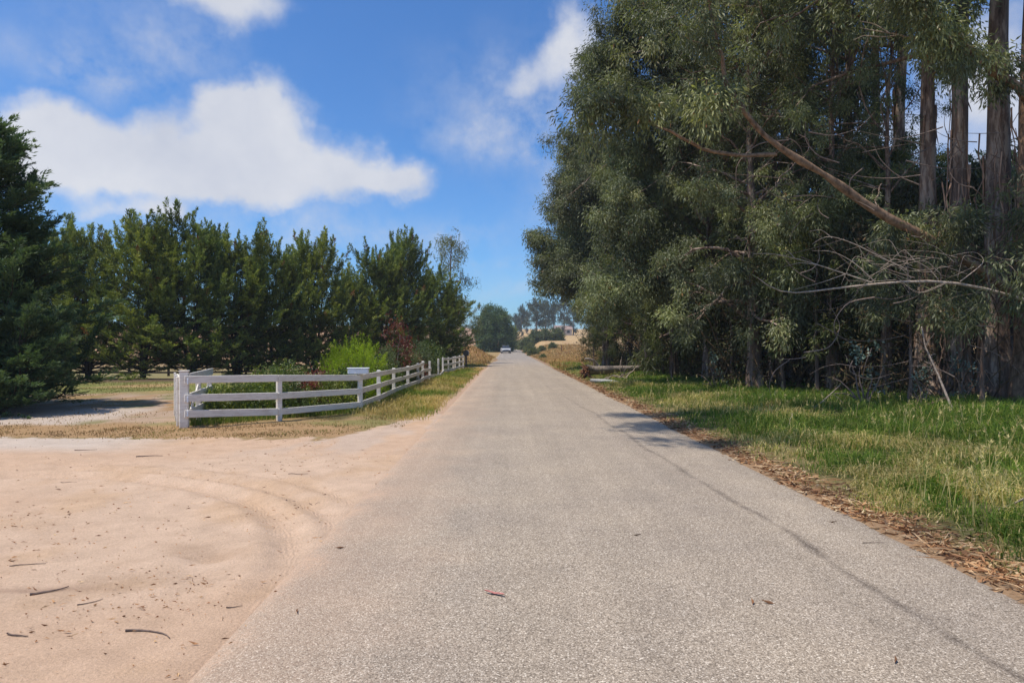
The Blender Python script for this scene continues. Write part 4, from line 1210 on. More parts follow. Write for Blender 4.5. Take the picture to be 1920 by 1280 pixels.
A = (-6.49, 13.6); Mi = (-5.0, 14.85); B = (-3.66, 16.85)
ff = thing('rail_fence', 'white three-rail fence facing the sand, from gate post to corner box', 'fence', (0, 0, 0))
gz = lambda x, y: float(h(x, y))
post(ff, Mi[0], Mi[1] + .08, -.15, 1.0, .11, R(35))
post(ff, B[0], B[1] + .08, -.15, .95, .11, R(25))
zA = [.975, .605, .295]; zM = [.945, .56, .215]; zB = [.86, .53, .2]
off = np.array([.0, -.03])
for i in range(3):
    rail(ff, (A[0] + .06, A[1] - .02, zA[i]), (Mi[0], Mi[1] - .005, zM[i]), .15)
    rail(ff, (Mi[0] + .004, Mi[1], zM[i]), (B[0] + .03, B[1] - .005, zB[i]), .14)
gp = thing('gate_post', 'tall thick square white gate post at the left end of the front fence', 'post', (A[0], A[1] + .1, 0))
b = MB(); b.box((0, 0, .52), (.17, .17, 1.22), R(18), bev=.015); b.obj('shaft', M['white'], gp)
b = MB(); b.box((0, 0, 1.143), (.19, .19, .026), R(18), bev=.008); b.obj('cap', M['white'], gp)
for zz in (.94, .58, .3):
    b = MB(); b.box((.115, -.1, zz), (.03, .03, .12), R(18), bev=.005); b.obj('hinge', M['whitebox'], gp)
# gate leaf standing open, seen edge on
gt_ = thing('gate', 'white wooden gate standing open, seen edge-on left of the gate post', 'gate', (-6.635, 13.72, 0), 0)
gd = unit(np.array([-.512, 1.0, 0]))
for s_ in (0, 1.2, 2.4):
    b = MB(); p = gd * s_; b.box((p[0], p[1], .53), (.05, .05, 1.0), math.atan2(gd[1], gd[0]), bev=.01); b.obj('stile', M['white'], gt_)
for zz in (.93, .6, .28):
    b = MB(); p = gd * -.02; q = gd * 2.45; sh = np.array([gd[1], -gd[0], 0]) * .055
    b.beam((p[0] + sh[0], p[1] + sh[1], zz), (q[0] + sh[0], q[1] + sh[1], zz), .13, .03); b.obj('rail', M['white'], gt_)
# short fence going back from the gate post
df = thing('side_fence', 'short white fence running back from the tall gate post into the garden', 'fence', (0, 0, 0))
q0 = np.array([-6.44, 13.85]); q1 = np.array([-7.05, 16.3])
for s_ in (.45, .97):
    p = q0 + (q1 - q0) * s_; post(df, p[0] - .06, p[1], -.1, 1.02, .1, R(14))
for zz in (1.02, .62, .3):
    rail(df, (q0[0], q0[1], zz), (q1[0], q1[1], zz + .02), .15)
b = MB(); b.beam((q0[0] - .12, q0[1] + .2, .2), (q0[0] - .38, q0[1] + 1.3, .92), .09, .03); b.obj('brace', M['white'], df)

rf = thing('rail_fence', 'white rail fence along the road with top rails missing midway', 'fence', (0, 0, 0))
py_ = [B[1], 19.15, 22.3, 25.1, 27.5, 29.9, 32.1, 35.6, 39.2, 40.9, 42.6, 44.2, 45.8, 47.4]
pts = []
for i, yy in enumerate(py_):
    xx = -3.6 + .06 * sin(i * 2.1) + (.0 if i < 8 else (yy - 39.2) * .065)
    if i == 0: xx = B[0]
    g = gz(xx, yy)
    hz = .90 + (.06 if i > 6 else 0.04 * sin(i * 1.7))
    pts.append((xx, yy, g, hz))
    if i: post(rf, xx - .07, yy, g - .15, g + hz + .03, .1 if i < 9 else .09)
for i in range(len(pts) - 1):
    a, c = pts[i], pts[i + 1]
    for k, (fa) in enumerate((.93, .59, .24)):
        if k == 0 and i in (5, 6, 7): continue
        if k == 1 and i in (6, 7): continue
        za = a[2] + fa * a[3]; zc = c[2] + fa * c[3]
        if i == 0: za = zB[k]
        if k == 2 and i == 6: zc -= .12
        if k == 2 and i == 7: za -= .12
        rail(rf, (a[0] + .003 * (i % 2), a[1] + .004, za), (c[0] + .003 * (i % 2), c[1] - .004, zc), .135, .03)
# white box on the corner post
mb_ = thing('mailbox', 'flat white box mounted on the corner post of the fence', 'mailbox', (B[0] - .02, B[1] - .02, .955), R(4))
b = MB(); b.box((0, 0, .065), (.5, .2, .13), bev=.015); b.obj('body', M['whitebox'], mb_)
b = MB(); b.box((0, 0, .142), (.53, .23, .024), bev=.008); b.obj('lid', M['whitebox'], mb_)
# black mailbox at the far end
bm_ = thing('mailbox', 'black mailbox on a dark post at the far end of the roadside fence', 'mailbox', (wx(874, 48.5), 48.5, gz(wx(874, 48.5), 48.5)))
b = MB(); b.box((0, 0, .45), (.13, .13, 1.1), bev=.01); b.obj('post', M['black'], bm_)
b = MB()
a = np.linspace(0, pi, 9)
sec = [(-.17, 0)] + [] ; sec = np.array([(-.19, 0), (.19, 0)] + [(.19 * cos(t), .2 + .19 * sin(t)) for t in a])
n = len(sec)
v = b.verts([(s0, yy, .95 + s1) for yy in (-.3, .3) for s0, s1 in sec])
b.quads([[v + j, v + (j + 1) % n, v + n + (j + 1) % n, v + n + j] for j in range(n)])
for e in (0, 1):
    c0 = b.verts((0, -.3 if e == 0 else .3, 1.12)); b.tris([[v + e * n + j, v + e * n + (j + 1) % n, c0] for j in range(n)])
b.obj('box', M['black'], bm_)
b = MB(); b.box((.21, -.1, 1.28), (.02, .05, .2), bev=.004); b.obj('flag', M['rust'], bm_)

# dark ranch fence behind the cypresses
dk = thing('ranch_fence', 'low dark wooden rail fence seen between the cypress trunks', 'fence', (0, 0, 0))
fx = [(-34 + 2.6 * i, 46.5 + .25 * i) for i in range(10)]
for x, y in fx:
    g = gz(x, y); b = MB(); b.box((x, y, g + .45), (.13, .13, 1.15), bev=.01); b.obj('post', M['darkfence'], dk)
for (x0, y0), (x1, y1) in zip(fx[:-1], fx[1:]):
    for zz in (.93, .6, .27):
        b = MB(); b.beam((x0, y0 - .08, gz(x0, y0) + zz), (x1 - .004, y1 - .08, gz(x1, y1) + zz), .13, .035); b.obj('rail', M['darkfence'], dk)

# ------------------------------------------------------------------ logs, sticks and other loose things
def fallen_log():
    o = np.array([3.75, 33.5, 0]); rg = np.random.default_rng(101)
    r = thing('fallen_log', 'grey weathered fallen log with torn brown root end beside the road', 'log', tuple(o))
    g = lambda x, y: gz(o[0] + x, o[1] + y)
    b = MB()
    P = np.array([(.05, 0, .45), (.5, .25, .42), (1.1, .7, .42), (1.8, 1.2, .47), (2.6, 1.7, .46), (3.3, 2.2, .50), (3.9, 2.7, .5)])
    b.tube(P, [.26, .20, .19, .15, .15, .12, .09], 10, rough=.25, rg=rg); b.obj('trunk', M['greywood'], r, True)
    b = MB()
    for i in range(26):
        a = rg.random() * 2 * pi
        p = path((.1 + .1 * rg.random(), 0, .42), (-.5 + .35 * rg.normal(), -.3 + .4 * rg.normal(), .55 * sin(a) - .35), .25 + .5 * rg.random(), 4, rg, .5)
        p[:, 2] = np.maximum(p[:, 2], .0)
        b.tube(p, np.linspace(.075, .018, 5), 5, r=rg.random())
    b.obj('root_plate', M['rootwood'], r, True)
    b = MB(); b.tube([(.85, .5, .5), (.68, .4, .75), (.5, .3, .92), (.28, .2, 1.0), (.05, .12, 1.02)], [.085, .07, .06, .05, .035], 7); b.obj('curved_branch', M['greywood'], r, True)
    return r


fallen_log()
b = MB(); P = np.array([(0, 0, .09), (.55, -.75, .1), (1.1, -1.5, .07), (1.35, -1.85, .05)]); b.tube(P, [.085, .085, .075, .05], 10)
o = b.obj('stripped_log', M['palewood'], smooth=True); o.location = (3.72, 30.4, gz(3.72, 30.4) + .02); tag(o, 'pale stripped smooth log lying at the road edge near the root end', 'log')
rg = np.random.default_rng(104); b = MB()
for i in range(26):
    p = path((rg.normal() * .35, rg.normal() * .25, .05 + .2 * rg.random()), (rg.normal(), rg.normal() * .6, .25 * rg.normal()), .6 + .7 * rg.random(), 5, rg, .4)
    p[:, 2] = np.maximum(p[:, 2], .015); b.tube(p, np.linspace(.03, .008, 6), 5, r=rg.random())
o = b.obj('brush_heap', M['deadwood'], smooth=True); o.location = (wx(1168, 31), 31, gz(wx(1168, 31), 31)); tag(o, 'heap of grey dead branches on the grass in front of the fallen log', 'branch heap')


def stick(px, py, Lpx, ang, rad, label, name='stick', mat='stick', curve=.1, group='sticks lying on the sand', seed=0, twigs=0, fork=False):
    """stick lying on the ground: ang is its heading on the ground"""
    rg = np.random.default_rng(seed + int(px))
    Y = gY(py); x = wx(px, Y); L = Lpx * 1.15 * Y / 1280.
    p = path((-L / 2 * cos(ang), -L / 2 * sin(ang), 0), (cos(ang), sin(ang), 0), L, 7, rg, .12, (-sin(ang) * curve, cos(ang) * curve, 0))
    for q in p: q[2] = gz(x + q[0], Y + q[1]) + float(sand_relief(x + q[0], Y + q[1])) + rad * .45
    z0 = p[3, 2]; p[:, 2] -= z0
    rad = rad * .62
    b = MB(); b.tube(p, np.linspace(rad, rad * .4, 8), 6, r=.6, rough=.3, rg=rg)
    for k in range(twigs):
        i = rg.integers(2, 6); s_ = path(p[i], (cos(ang + rg.normal()), sin(ang + rg.normal()), .2), L * .25, 4, rg, .3)
        b.tube(s_, np.linspace(rad * .5, rad * .2, 5), 4, r=.4)
    o = b.obj(name, M[mat], smooth=True); o.location = (x, Y, z0 + (.03 if x > -1.4 else .002))
    tag(o, label, 'stick', group); return o


stick(281, 855, 40, .35, .016, 'straight stick on the sand before the tall gate post')
stick(95, 1111, 56, .5, .014, 'dark straight stick on the dark streak at the left of the sand')
stick(295, 1178, 92, .35, .011, 'long bowed twig on the sand in the near left corner', curve=-1.6)
stick(52, 1060, 55, .1, .008, 'thin pale twig at the far left, above the dark streak')
stick(30, 1196, 36, -.25, .010, 'short brown twig at the left edge, lowest on the sand')
stick(548, 938, 20, .3, .007, 'small thin twig on the sand close to the asphalt edge', curve=.3)
stick(560, 890, 32, .25, .007, 'thin twig on the sand furthest right near the fence corner')
stick(590, 941, 18, .4, .006, 'tiny twig beside the asphalt edge, right of the other small twig')
stick(170, 1137, 40, .2, .006, 'thin curved twig just below the dark straight stick', curve=.8)
stick(160, 843, 34, .05, .010, 'twig on the grey gravel below the dry grass at left')
stick(128, 905, 26, -.1, .006, 'short twig in the middle left of the sand')
stick(440, 1137, 26, .6, .006, 'thin twig in the tyre rut on the sand')
stick(1390, 858, 42, .15, .011, 'reddish stick at the road edge among the fallen leaves', group='sticks by the right verge', mat='rootwood')
stick(1180, 806, 30, .0, .010, 'short stick on the road edge in the branch shadow', group='sticks by the right verge')
stick(1600, 970, 40, .25, .008, 'thin twig poking from the leaf litter onto the asphalt', group='sticks by the right verge')
stick(1640, 1024, 40, .05, .006, 'fine twig lying on the asphalt near the right verge', group='sticks by the right verge')


def raised_stick(name, pts, r0, r1, label, mat='deadwood', twigs=4, seed=1):
    rg = np.random.default_rng(seed)
    p = np.array([(wx(a, Y), Y, wz(c, Y)) for a, c, Y in pts]); o0 = p[0].copy(); p -= o0
    t = np.linspace(0, len(p) - 1, 10); i0 = np.minimum(t.astype(int), len(p) - 2); f = (t - i0)[:, None]
    q = p[i0] * (1 - f) + p[i0 + 1] * f
    b = MB(); b.tube(q, np.linspace(r0, r1, 10), 6, r=.6)
    for k in range(twigs):
        i = rg.integers(2, 9); s_ = path(q[i], unit(q[min(i + 1, 9)] - q[i - 1]) + rg.normal(size=3) * .7, .35 + .3 * rg.random(), 4, rg, .3)
        b.tube(s_, np.linspace(r1, r1 * .4, 5), 4, r=.6)
    o = b.obj(name, M[mat], smooth=True); o.location = o0; tag(o, label, 'branch', 'dead branches on the grass at the grove edge'); return o


raised_stick('dead_branch', [(1795, 790, 15.2), (1760, 705, 15.6), (1735, 650, 15.8), (1728, 612, 15.9)], .03, .012, 'bare grey stick leaning upright against the right-hand undergrowth')
raised_stick('dead_branch', [(1522, 768, 16.6), (1545, 750, 17), (1575, 722, 17.4)], .022, .009, 'forked grey dead branch propped on the grass below the dead curved branch', twigs=3, seed=2)
raised_stick('dead_branch', [(1672, 772, 15.8), (1720, 764, 15.9), (1775, 746, 16.2)], .025, .01, 'reddish dead branch lying low at the foot of the leaning grey stick', mat='bark_strip', twigs=5, seed=3)
raised_stick('dead_branch', [(1424, 807, 13), (1455, 804, 12.9), (1486, 806, 12.7)], .014, .007, 'pale thin dead branch lying across the middle of the sunny grass', twigs=2, seed=4)
raised_stick('dead_branch', [(1872, 955, 6.6), (1905, 942, 6.5), (1940, 922, 6.4)], .012, .006, 'thin pale dead branch in the grass nearest the right edge', twigs=1, seed=6)

# curled leaf on the asphalt
b = MB(); n = 9; t = np.linspace(-1, 1, n)
P = np.stack([t * .065, -.035 * t + .012 * (1 - t * t), .012 + .012 * np.abs(t)], 1)
wd = .013 * (1 - t ** 4) + .002
v = b.verts(np.concatenate([P + np.stack([0 * t, wd, .004 + 0 * t], 1), P - np.stack([0 * t, wd, -.004 + 0 * t], 1), P - np.array([0, 0, .003])]))
b.quads([[v + i, v + i + 1, v + 2 * n + i + 1, v + 2 * n + i] for i in range(n - 1)] + [[v + n + i, v + 2 * n + i, v + 2 * n + i + 1, v + n + i + 1] for i in range(n - 1)])
o = b.obj('curled_leaf', M['rope'], smooth=True); Y = gY(1130); o.location = (wx(927, Y), Y, .046); tag(o, 'curled pink strip of dry leaf in the middle of the road', 'leaf')
LF = [(1195, 1017, 'small dark leaf on the asphalt, right of the pink leaf'), (1412, 1147, 'dark narrow leaf on the asphalt, left of a pair'), (1441, 1147, 'brown narrow leaf on the asphalt, right of a pair'),
      (637, 1033, 'dark chip of bark on the dusty asphalt edge'), (556, 1155, 'small red leaf on the asphalt nearest the sand'), (1562, 985, 'tan leaf on the asphalt near the leaf litter'), (1680, 1258, 'orange leaf on the asphalt at the bottom right')]
lsrc = None
for i, (px, py, lb) in enumerate(LF):
    Y = gY(py); x = wx(px, Y)
    if lsrc is None:
        b = MB(); b.leaves(np.array([[-.04, 0, .004]]), np.array([[1., .1, .06]]), .085, .02, np.random.default_rng(2), .2, .06)
        b.leaves(np.array([[-.052, 0, .003]]), np.array([[1., .0, .02]]), .02, .003, np.random.default_rng(3), .1, .02)
        lsrc = b.obj('fallen_leaf', M['litter']); o = lsrc
    else:
        o = lsrc.copy(); COL.objects.link(o)
    o.location = (x, Y, .012 + .045 * (1 - ((x - .9) / 2.5) ** 2) + .006); o.rotation_euler = (0, 0, i * 1.2); tag(o, lb, 'leaf', 'single leaves on the road')

# ------------------------------------------------------------------ grass and litter
def grass_right():
    rg = np.random.default_rng(200)
    n = 190000
    y = 2.6 * (60 / 2.6) ** (rg.random(n) ** .85)
    edge = 3.28 + .30 * fbm(y * 1.3, y * 0, 30, 3) + .10 * sstep(9, 4, y)
    xmax = np.minimum(np.minimum(.80 * y + 2.5, 15), np.where(y > 19, np.maximum(8.5, 12.5 - (y - 19) * .3), 15))
    x = edge + (xmax - edge) * rg.random(n) ** .8
    keep = (xmax > edge + .1)
    cl = fbm(x * 1.6, y * 1.6, 31, 3); cl2 = fbm(x * .55, y * .55, 33, 3)
    keep &= rg.random(n) < np.clip(.15 + 2.2 * sstep(0, 1.0, x - edge) * (2.6 * (cl - .27)), 0, 1)
    x, y, cl, cl2, edge = x[keep], y[keep], cl[keep], cl2[keep], edge[keep]; n = len(x)
    d = x - edge
    dry = np.clip(.08 + .5 * sstep(.9, 0, d) + .95 * sstep(.5, .62, cl2) * sstep(4.5, 2.5, d) + .3 * sstep(30, 48, y), 0, .8)
    isdry = rg.random(n) < dry
    r = np.where(isdry, .78 + .22 * rg.random(n), rg.random(n) * .72)
    hh = (.05 + .19 * sstep(0, 1.6, d)) * (.45 + .9 * rg.random(n)) * (.15 + 1.7 * cl) + .03
    hh = np.where(isdry, hh * .95, hh)
    w = (.006 + .0006 * y) * (.7 + .6 * rg.random(n))
    b = MB(); b.blades(np.stack([x, y, h(x, y) + .04 * sstep(3.5, 4.4, x)], 1), hh, w, np.where(isdry, 1.9, .95), rg, r)
    # taller seeding stems
    m = 800
    y = 4 * (34 / 4) ** rg.random(m); x = 4.0 + (np.minimum(.78 * y, 9.5) - 3.6).clip(.2) * rg.random(m)
    k = fbm(x * .9, y * .9, 35, 3) > .52; x, y = x[k], y[k]; m = len(x)
    base = np.stack([x, y, h(x, y) + .03], 1); hh = .32 + .28 * rg.random(m)
    az = rg.random(m) * 2 * pi; tip = base + np.stack([np.cos(az) * .5 * rg.random(m) * hh, np.sin(az) * .5 * rg.random(m) * hh, hh], 1)
    b.leaves(base, tip - base, hh, .005 + .0004 * y, rg, .85 + .15 * rg.random(m))
    hd = 9
    pos = np.repeat(tip, hd, 0) - np.array([0, 0, 1]) * (rg.random(m * hd) * .09)[:, None]
    b.leaves(pos, np.repeat(tip - base, hd, 0) + rg.normal(size=(m * hd, 3)) * .2, .055, .009 + .0003 * np.repeat(y, hd), rg, .9 + .1 * rg.random(m * hd))
    o = b.obj('verge_grass', M['grass']); tag(o, 'lush green grass with dry tan patches along the right verge', 'grass', kind='stuff')


grass_right()


def blades_area(name, mat, label, n, fx_, hmin, hmax, seed, dens=None, wid=.006, dry=None, lean=.8):
    rg = np.random.default_rng(seed)
    x, y = fx_(rg, n)
    k = np.ones(len(x), bool)
    if dens is not None: k = rg.random(len(x)) < dens(x, y)
    x, y = x[k], y[k]; n = len(x)
    r = rg.random(n) if dry is None else dry(x, y, rg)
    b = MB(); b.blades(np.stack([x, y, h(x, y) - .01], 1), (hmin + (hmax - hmin) * rg.random(n) ** 1.5), (wid + .0005 * y) * (.6 + .8 * rg.random(n)), lean, rg, r)
    o = b.obj(name, M[mat]); tag(o, label, 'grass', kind='stuff')


blades_area('dry_grass', 'dry', 'band of short orange-tan dry grass in front of the fence', 80000,
            lambda rg, n: (-15 + 12.9 * rg.random(n), 12.1 + 5.2 * rg.random(n) ** 1.4), .015, .075, 210,
            lambda x, y: np.clip(sstep(12.1, 12.7, y + .9 * (fbm(x * 1.1, y * 1.1, 1, 5) - .5) - 1.2 * sstep(-3.6, -2.4, x)) * (1 - sstep(-.3, .5, y - 14.2 - np.maximum(0, x + 6.3) * .95)) * 2.0 * (fbm(x * 1.7, y * 1.7, 41, 4) - .30), 0, 1), dry=lambda x, y, rg: np.where(rg.random(len(x)) < .04 + .5 * (fbm(x * .7, y * .9, 46, 3) > .58), 1.0, rg.random(len(x)) * .92))


def vf(rg, n):
    y = 15 * (58 / 15) ** rg.random(n); return -3.75 + 2.15 * rg.random(n) ** .9, y


blades_area('roadside_grass', 'mixgrass', 'mixed green and straw-coloured grass between the road and the white fence', 42000, vf, .05, .26, 211,
            lambda x, y: np.clip(sstep(-1.6, -2.2, x) * sstep(14.8, 16.5, y + .6 * (x + 2.6)) * (.2 + 1.2 * fbm(x * 1.5, y * 1.5, 42, 3)), 0, 1) * np.where((y > 48.5) & (y < 54), 0, 1),
            dry=lambda x, y, rg: np.clip(.56 + 2.2 * (fbm(x * .9, y * .5, 43, 3) - .47) + .5 * (rg.random(len(x)) - .5) + .18 * sstep(-2.8, -1.9, x), 0, 1))
blades_area('garden_grass', 'mixgrass', 'green weeds and grass at the foot of the garden behind the fence', 26000,
            lambda rg, n: (-6.6 + 3.2 * rg.random(n), 14 + 14 * rg.random(n) ** 1.4), .06, .3, 212,
            lambda x, y: (y > 13.9 + (x + 6.5) * .95 + .0) * 1.0, dry=lambda x, y, rg: np.clip(rg.random(len(x)) * .5 + .35 * (rg.random(len(x)) < .12), 0, 1))
blades_area('driveway_grass', 'dry', 'sparse dry tufts on the dirt drive left of the gate post', 26000,
            lambda rg, n: (-19 + 12.2 * rg.random(n), 14.3 + 17 * rg.random(n)), .02, .09, 213,
            lambda x, y: np.clip(2.2 * (fbm(x * .8, y * .8, 44, 4) - .43) + .35 * sstep(22, 26, y), 0, 1), dry=lambda x, y, rg: np.where((y > 23) & (rg.random(len(x)) < .6), 1.0, rg.random(len(x)) * .95))
blades_area('field_grass', 'dry', 'tall golden dry grass covering the far field and the roadside mound', 42000,
            lambda rg, n: (np.where(rg.random(n) < .25, -7 + 5.3 * rg.random(n), 3.7 + 12 * rg.random(n)), 46 * (150 / 46.) ** rg.random(n)), .15, .5, 214,
            lambda x, y: np.where(x < 0, (y > 58) * (y < 98) * 1.0, 1.0), wid=.02, dry=lambda x, y, rg: np.where(rg.random(len(x)) < .1 + .3 * (y < 60), 1.0, rg.random(len(x)) * .9))


def litter():
    rg = np.random.default_rng(220); b = MB()
    n = 6500
    y = 2.6 * (50 / 2.6) ** (rg.random(n) ** .9)
    x = 3.32 + .38 * fbm(y * 1.3, y * 0, 30, 3) + rg.normal(size=n) * .08 - .08 + .34 * rg.random(n) ** 2.6 + (.05 + .3 * (fbm(y * 1.9, y * 0, 71, 2) - .5)) * sstep(9, 4, y)
    z = h(x, y) + .012 + .035 * rg.random(n) * sstep(3.3, 3.8, x) + .03 * sstep(3.5, 4.4, x)
    az = rg.random(n) * 2 * pi
    d = np.stack([np.cos(az), np.sin(az), rg.normal(size=n) * .18], 1)
    b.leaves(np.stack([x, y, z], 1), d, .05 + .09 * rg.random(n), .012 + .014 * rg.random(n) + .0005 * y, rg, rg.random(n), .08)
    m = 1400
    y = 3 * (30 / 3) ** rg.random(m); x = 3.4 + 1.1 * rg.random(m); az = rg.random(m) * 2 * pi
    b.leaves(np.stack([x, y, h(x, y) + .03], 1), np.stack([np.cos(az), np.sin(az), .05 * rg.normal(size=m)], 1), .2 + .25 * rg.random(m), .010, rg, .3 + .7 * rg.random(m), .03)
    o = b.obj('leaf_litter', M['litter']); tag(o, 'fallen brown eucalyptus leaves and bark scraps along the right road edge', 'leaf litter', kind='stuff')
    b = MB(); m = 7000
    y = 2.6 * (12.5 / 2.6) ** rg.random(m); x = -1.5 - (.75 * y + 1) * rg.random(m)
    k = rg.random(m) < np.clip(2.4 * (fbm(x * .9, y * .9, 51, 4) - .36), .06, 1); x, y = x[k], y[k]; m = len(x)
    az = rg.normal(size=m) * .5 + np.where(rg.random(m) < .5, 0, pi)
    b.leaves(np.stack([x, y, h(x, y) + sand_relief(x, y) + .008], 1), np.stack([np.cos(az), np.sin(az), .1 * rg.normal(size=m)], 1), .012 + .06 * rg.random(m) ** 3.5, .005 + .009 * rg.random(m), rg, rg.random(m), .12)
    o = b.obj('ground_debris', M['litter']); tag(o, 'scattered bark chips and twig bits on the sandy driveway mouth', 'debris', kind='stuff')


litter()

# ------------------------------------------------------------------ air
m_, nt_h, out_h = new_mat('air')
v_h = N(nt_h, 'ShaderNodeVolumePrincipled', inp={'Density': .0004}); v_h.inputs['Color'].default_value = (.85, .91, 1, 1)
nt_h.links.new(v_h.outputs[0], out_h.inputs['Volume'])
b = MB(); b.box((0, 450, 14.2), (1300, 1200, 31.8))
tag(b.obj('haze', m_), kind='stuff')

# ------------------------------------------------------------------ sky, sun, camera
SUN_EL, SUN_AZ = R(66), R(-109)        # azimuth measured from +Y, negative = towards -X
w = bpy.data.worlds.new('World'); S.world = w; w.use_nodes = True
nt = w.node_tree; bg = nt.nodes['Background']
sky = N(nt, 'ShaderNodeTexSky', sky_type='NISHITA', sun_disc=False, sun_elevation=SUN_EL, sun_rotation=SUN_AZ, altitude=100, air_density=1.0, dust_density=.6, ozone_density=2.2)
tc = N(nt, 'ShaderNodeTexCoord')
nrm = N(nt, 'ShaderNodeVectorMath', operation='NORMALIZE'); nt.links.new(tc.outputs['Generated'], nrm.inputs[0])
sp = N(nt, 'ShaderNodeSeparateXYZ'); nt.links.new(nrm.outputs[0], sp.inputs[0])
az = math_(nt, 'ARCTAN2', sp.outputs[0], sp.outputs[1]); el = math_(nt, 'ARCSINE', sp.outputs[2])
# warp
nw = N(nt, 'ShaderNodeTexNoise', inp={'Scale': 6.0, 'Detail': 8, 'Roughness': .6}); nt.links.new(nrm.outputs[0], nw.inputs['Vector'])
sw = N(nt, 'ShaderNodeSeparateColor'); nt.links.new(nw.outputs['Color'], sw.inputs[0])
az2 = math_(nt, 'ADD', az, math_(nt, 'MULTIPLY_ADD', sw.outputs[0], .16, -.08)); el2 = math_(nt, 'ADD', el, math_(nt, 'MULTIPLY_ADD', sw.outputs[1], .12, -.06))
blobs = [(480, 275, 125, 58, 1.15), (250, 285, 175, 50, 1.0), (60, 280, 150, 58, 1.1), (620, 308, 105, 44, 1.0), (490, 205, 66, 44, .95), (425, 215, 60, 30, .6), (725, 328, 55, 27, .78), (530, 365, 110, 30, .65), (350, 345, 150, 20, .5), (300, 400, 62, 22, .75), (170, 395, 60, 14, .4),
         (410, 22, 105, 36, .72), (470, -10, 100, 34, .66), (1065, 75, 42, 50, .95), (985, 145, 70, 34, .72), (1900, 190, 170, 170, .9), (1500, 250, 160, 120, .35)]
wisps = [(140, 130, 120, 36, .9), (330, 100, 120, 60, .5), (180, 60, 160, 70, .35), (930, 255, 110, 42, .95), (1060, 290, 90, 90, .85), (850, 435, 70, 22, .7), (905, 487, 60, 18, .6), (650, 470, 110, 36, .7), (960, 545, 90, 20, .6), (120, 390, 200, 40, .8), (560, 410, 160, 40, .6), (970, 160, 110, 60, .75)]
def blob_sum(lst):
    tot = None
    for px, py, sx_, sy_, am in lst:
        u, v_ = (px - 952) / 1280., (648 - py) / 1280.
        a0 = math.atan2(u, 1); e0 = math.atan2(v_, math.hypot(u, 1)); k = 1 / (1 + u * u)
        sa, se = sx_ / 1280. * k, sy_ / 1280. * math.sqrt(k)
        d2 = math_(nt, 'ADD', math_(nt, 'POWER', math_(nt, 'DIVIDE', math_(nt, 'SUBTRACT', az2, a0), sa), 2.0), math_(nt, 'POWER', math_(nt, 'DIVIDE', math_(nt, 'SUBTRACT', el2, e0), se), 2.0))
        g = math_(nt, 'MULTIPLY', math_(nt, 'EXPONENT', math_(nt, 'MULTIPLY', d2, -.75)), am)
        tot = g if tot is None else math_(nt, 'ADD', tot, g)
    return tot


tot = blob_sum(blobs); wsum = blob_sum(wisps)
# scattered clouds elsewhere round the sky
ng = N(nt, 'ShaderNodeTexNoise', inp={'Scale': 2.2, 'Detail': 3}); nt.links.new(nrm.outputs[0], ng.inputs['Vector'])
behind = math_(nt, 'MULTIPLY', sp.outputs[1], -4.0, clamp=True)
tot = math_(nt, 'ADD', tot, math_(nt, 'MULTIPLY', behind, math_(nt, 'MULTIPLY_ADD', ng.outputs['Fac'], 4.0, -2.0, clamp=True)))
nf = N(nt, 'ShaderNodeTexNoise', inp={'Scale': 9.0, 'Detail': 12, 'Roughness': .56}); nt.links.new(nrm.outputs[0], nf.inputs['Vector'])
cov = math_(nt, 'ADD', tot, math_(nt, 'MULTIPLY_ADD', nf.outputs['Fac'], 1.9, -.99))
cov = math_(nt, 'MULTIPLY', cov, math_(nt, 'MULTIPLY', tot, 4.0, clamp=True))
mr = N(nt, 'ShaderNodeMapRange', interpolation_type='SMOOTHSTEP', inp={1: -.02, 2: .95, 3: 0.0, 4: .97}); nt.links.new(cov, mr.inputs[0])
nw2 = N(nt, 'ShaderNodeTexNoise', inp={'Scale': 13.0, 'Detail': 9, 'Roughness': .62}); nt.links.new(nrm.outputs[0], nw2.inputs['Vector'])
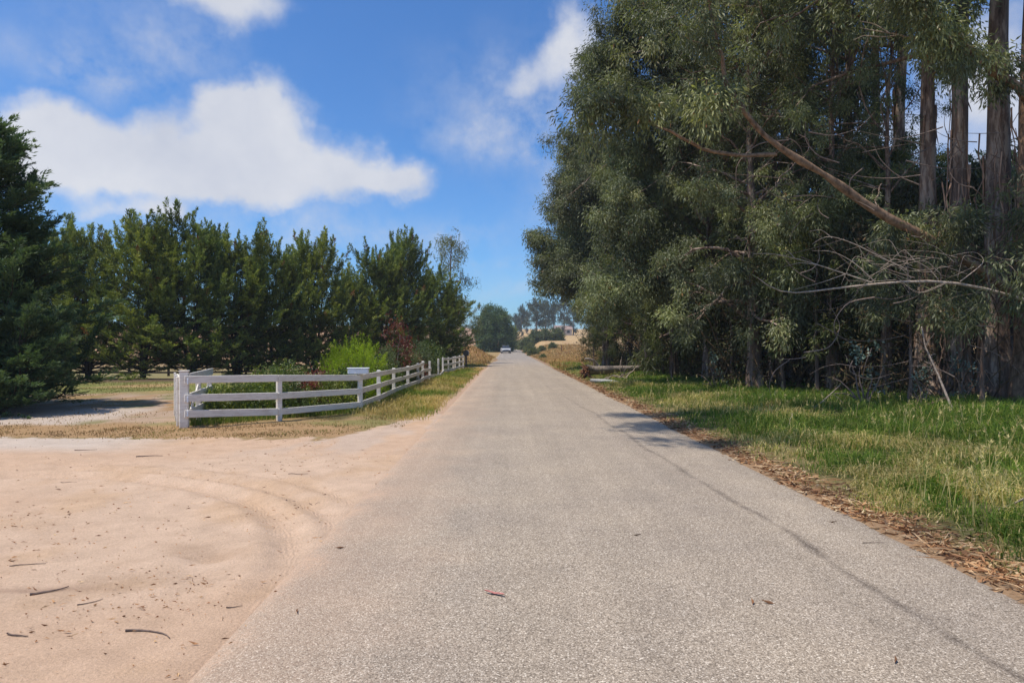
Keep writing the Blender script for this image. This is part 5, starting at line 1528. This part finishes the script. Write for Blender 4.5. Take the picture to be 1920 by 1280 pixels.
wc = math_(nt, 'MULTIPLY', math_(nt, 'MULTIPLY', wsum, 1.0, clamp=True), math_(nt, 'MULTIPLY_ADD', nw2.outputs['Fac'], 2.6, -.95, clamp=True))
wc = math_(nt, 'MULTIPLY', wc, .85)
mask = math_(nt, 'MAXIMUM', mr.outputs[0], wc)
# cloud shading painted by noise, pale grey to bright white
sh = N(nt, 'ShaderNodeTexNoise', inp={'Scale': 5.5, 'Detail': 8, 'Roughness': .6}); nt.links.new(nrm.outputs[0], sh.inputs['Vector'])
cc = ramp(nt, sh.outputs['Fac'], [(.32, (5.7, 6.05, 7.0)), (.6, (7.0, 7.2, 7.8)), (.75, (7.7, 7.8, 8.2))])
tint = mul(nt, sky.outputs[0], (.63, 1.05, 1.52))
final = mul(nt, tint, cc, fac=mask, mode='MIX')
nt.links.new(final, bg.inputs[0]); bg.inputs[1].default_value = .1

sl = bpy.data.lights.new('sun', 'SUN'); sl.energy = 4.5; sl.angle = R(.53); sl.color = (1.0, .935, .82)
so = bpy.data.objects.new('sun', sl); COL.objects.link(so)
from mathutils import Vector
dirv = Vector((sin(SUN_AZ) * cos(SUN_EL), cos(SUN_AZ) * cos(SUN_EL), sin(SUN_EL)))
so.rotation_euler = dirv.to_track_quat('Z', 'Y').to_euler(); so.location = (-30, 10, 60)

cam = bpy.data.cameras.new('camera'); co = bpy.data.objects.new('camera', cam); COL.objects.link(co); S.camera = co
co.location = (0, 0, CH); co.rotation_euler = (R(90), 0, 0)
cam.sensor_width = 36; cam.lens = 24; cam.shift_x = 8 / 1920.; cam.shift_y = 8 / 1920.
cam.clip_end = 3000; cam.clip_start = .05

S.render.engine = 'CYCLES'
S.cycles.max_bounces = 5; S.cycles.diffuse_bounces = 3; S.cycles.glossy_bounces = 2; S.cycles.transmission_bounces = 3
S.cycles.use_denoising = True
S.cycles.sample_clamp_indirect = 6
S.view_settings.view_transform = 'Standard'; S.view_settings.look = 'None'; S.view_settings.exposure = .04; S.view_settings.gamma = 1
S.view_settings.use_curve_mapping = False
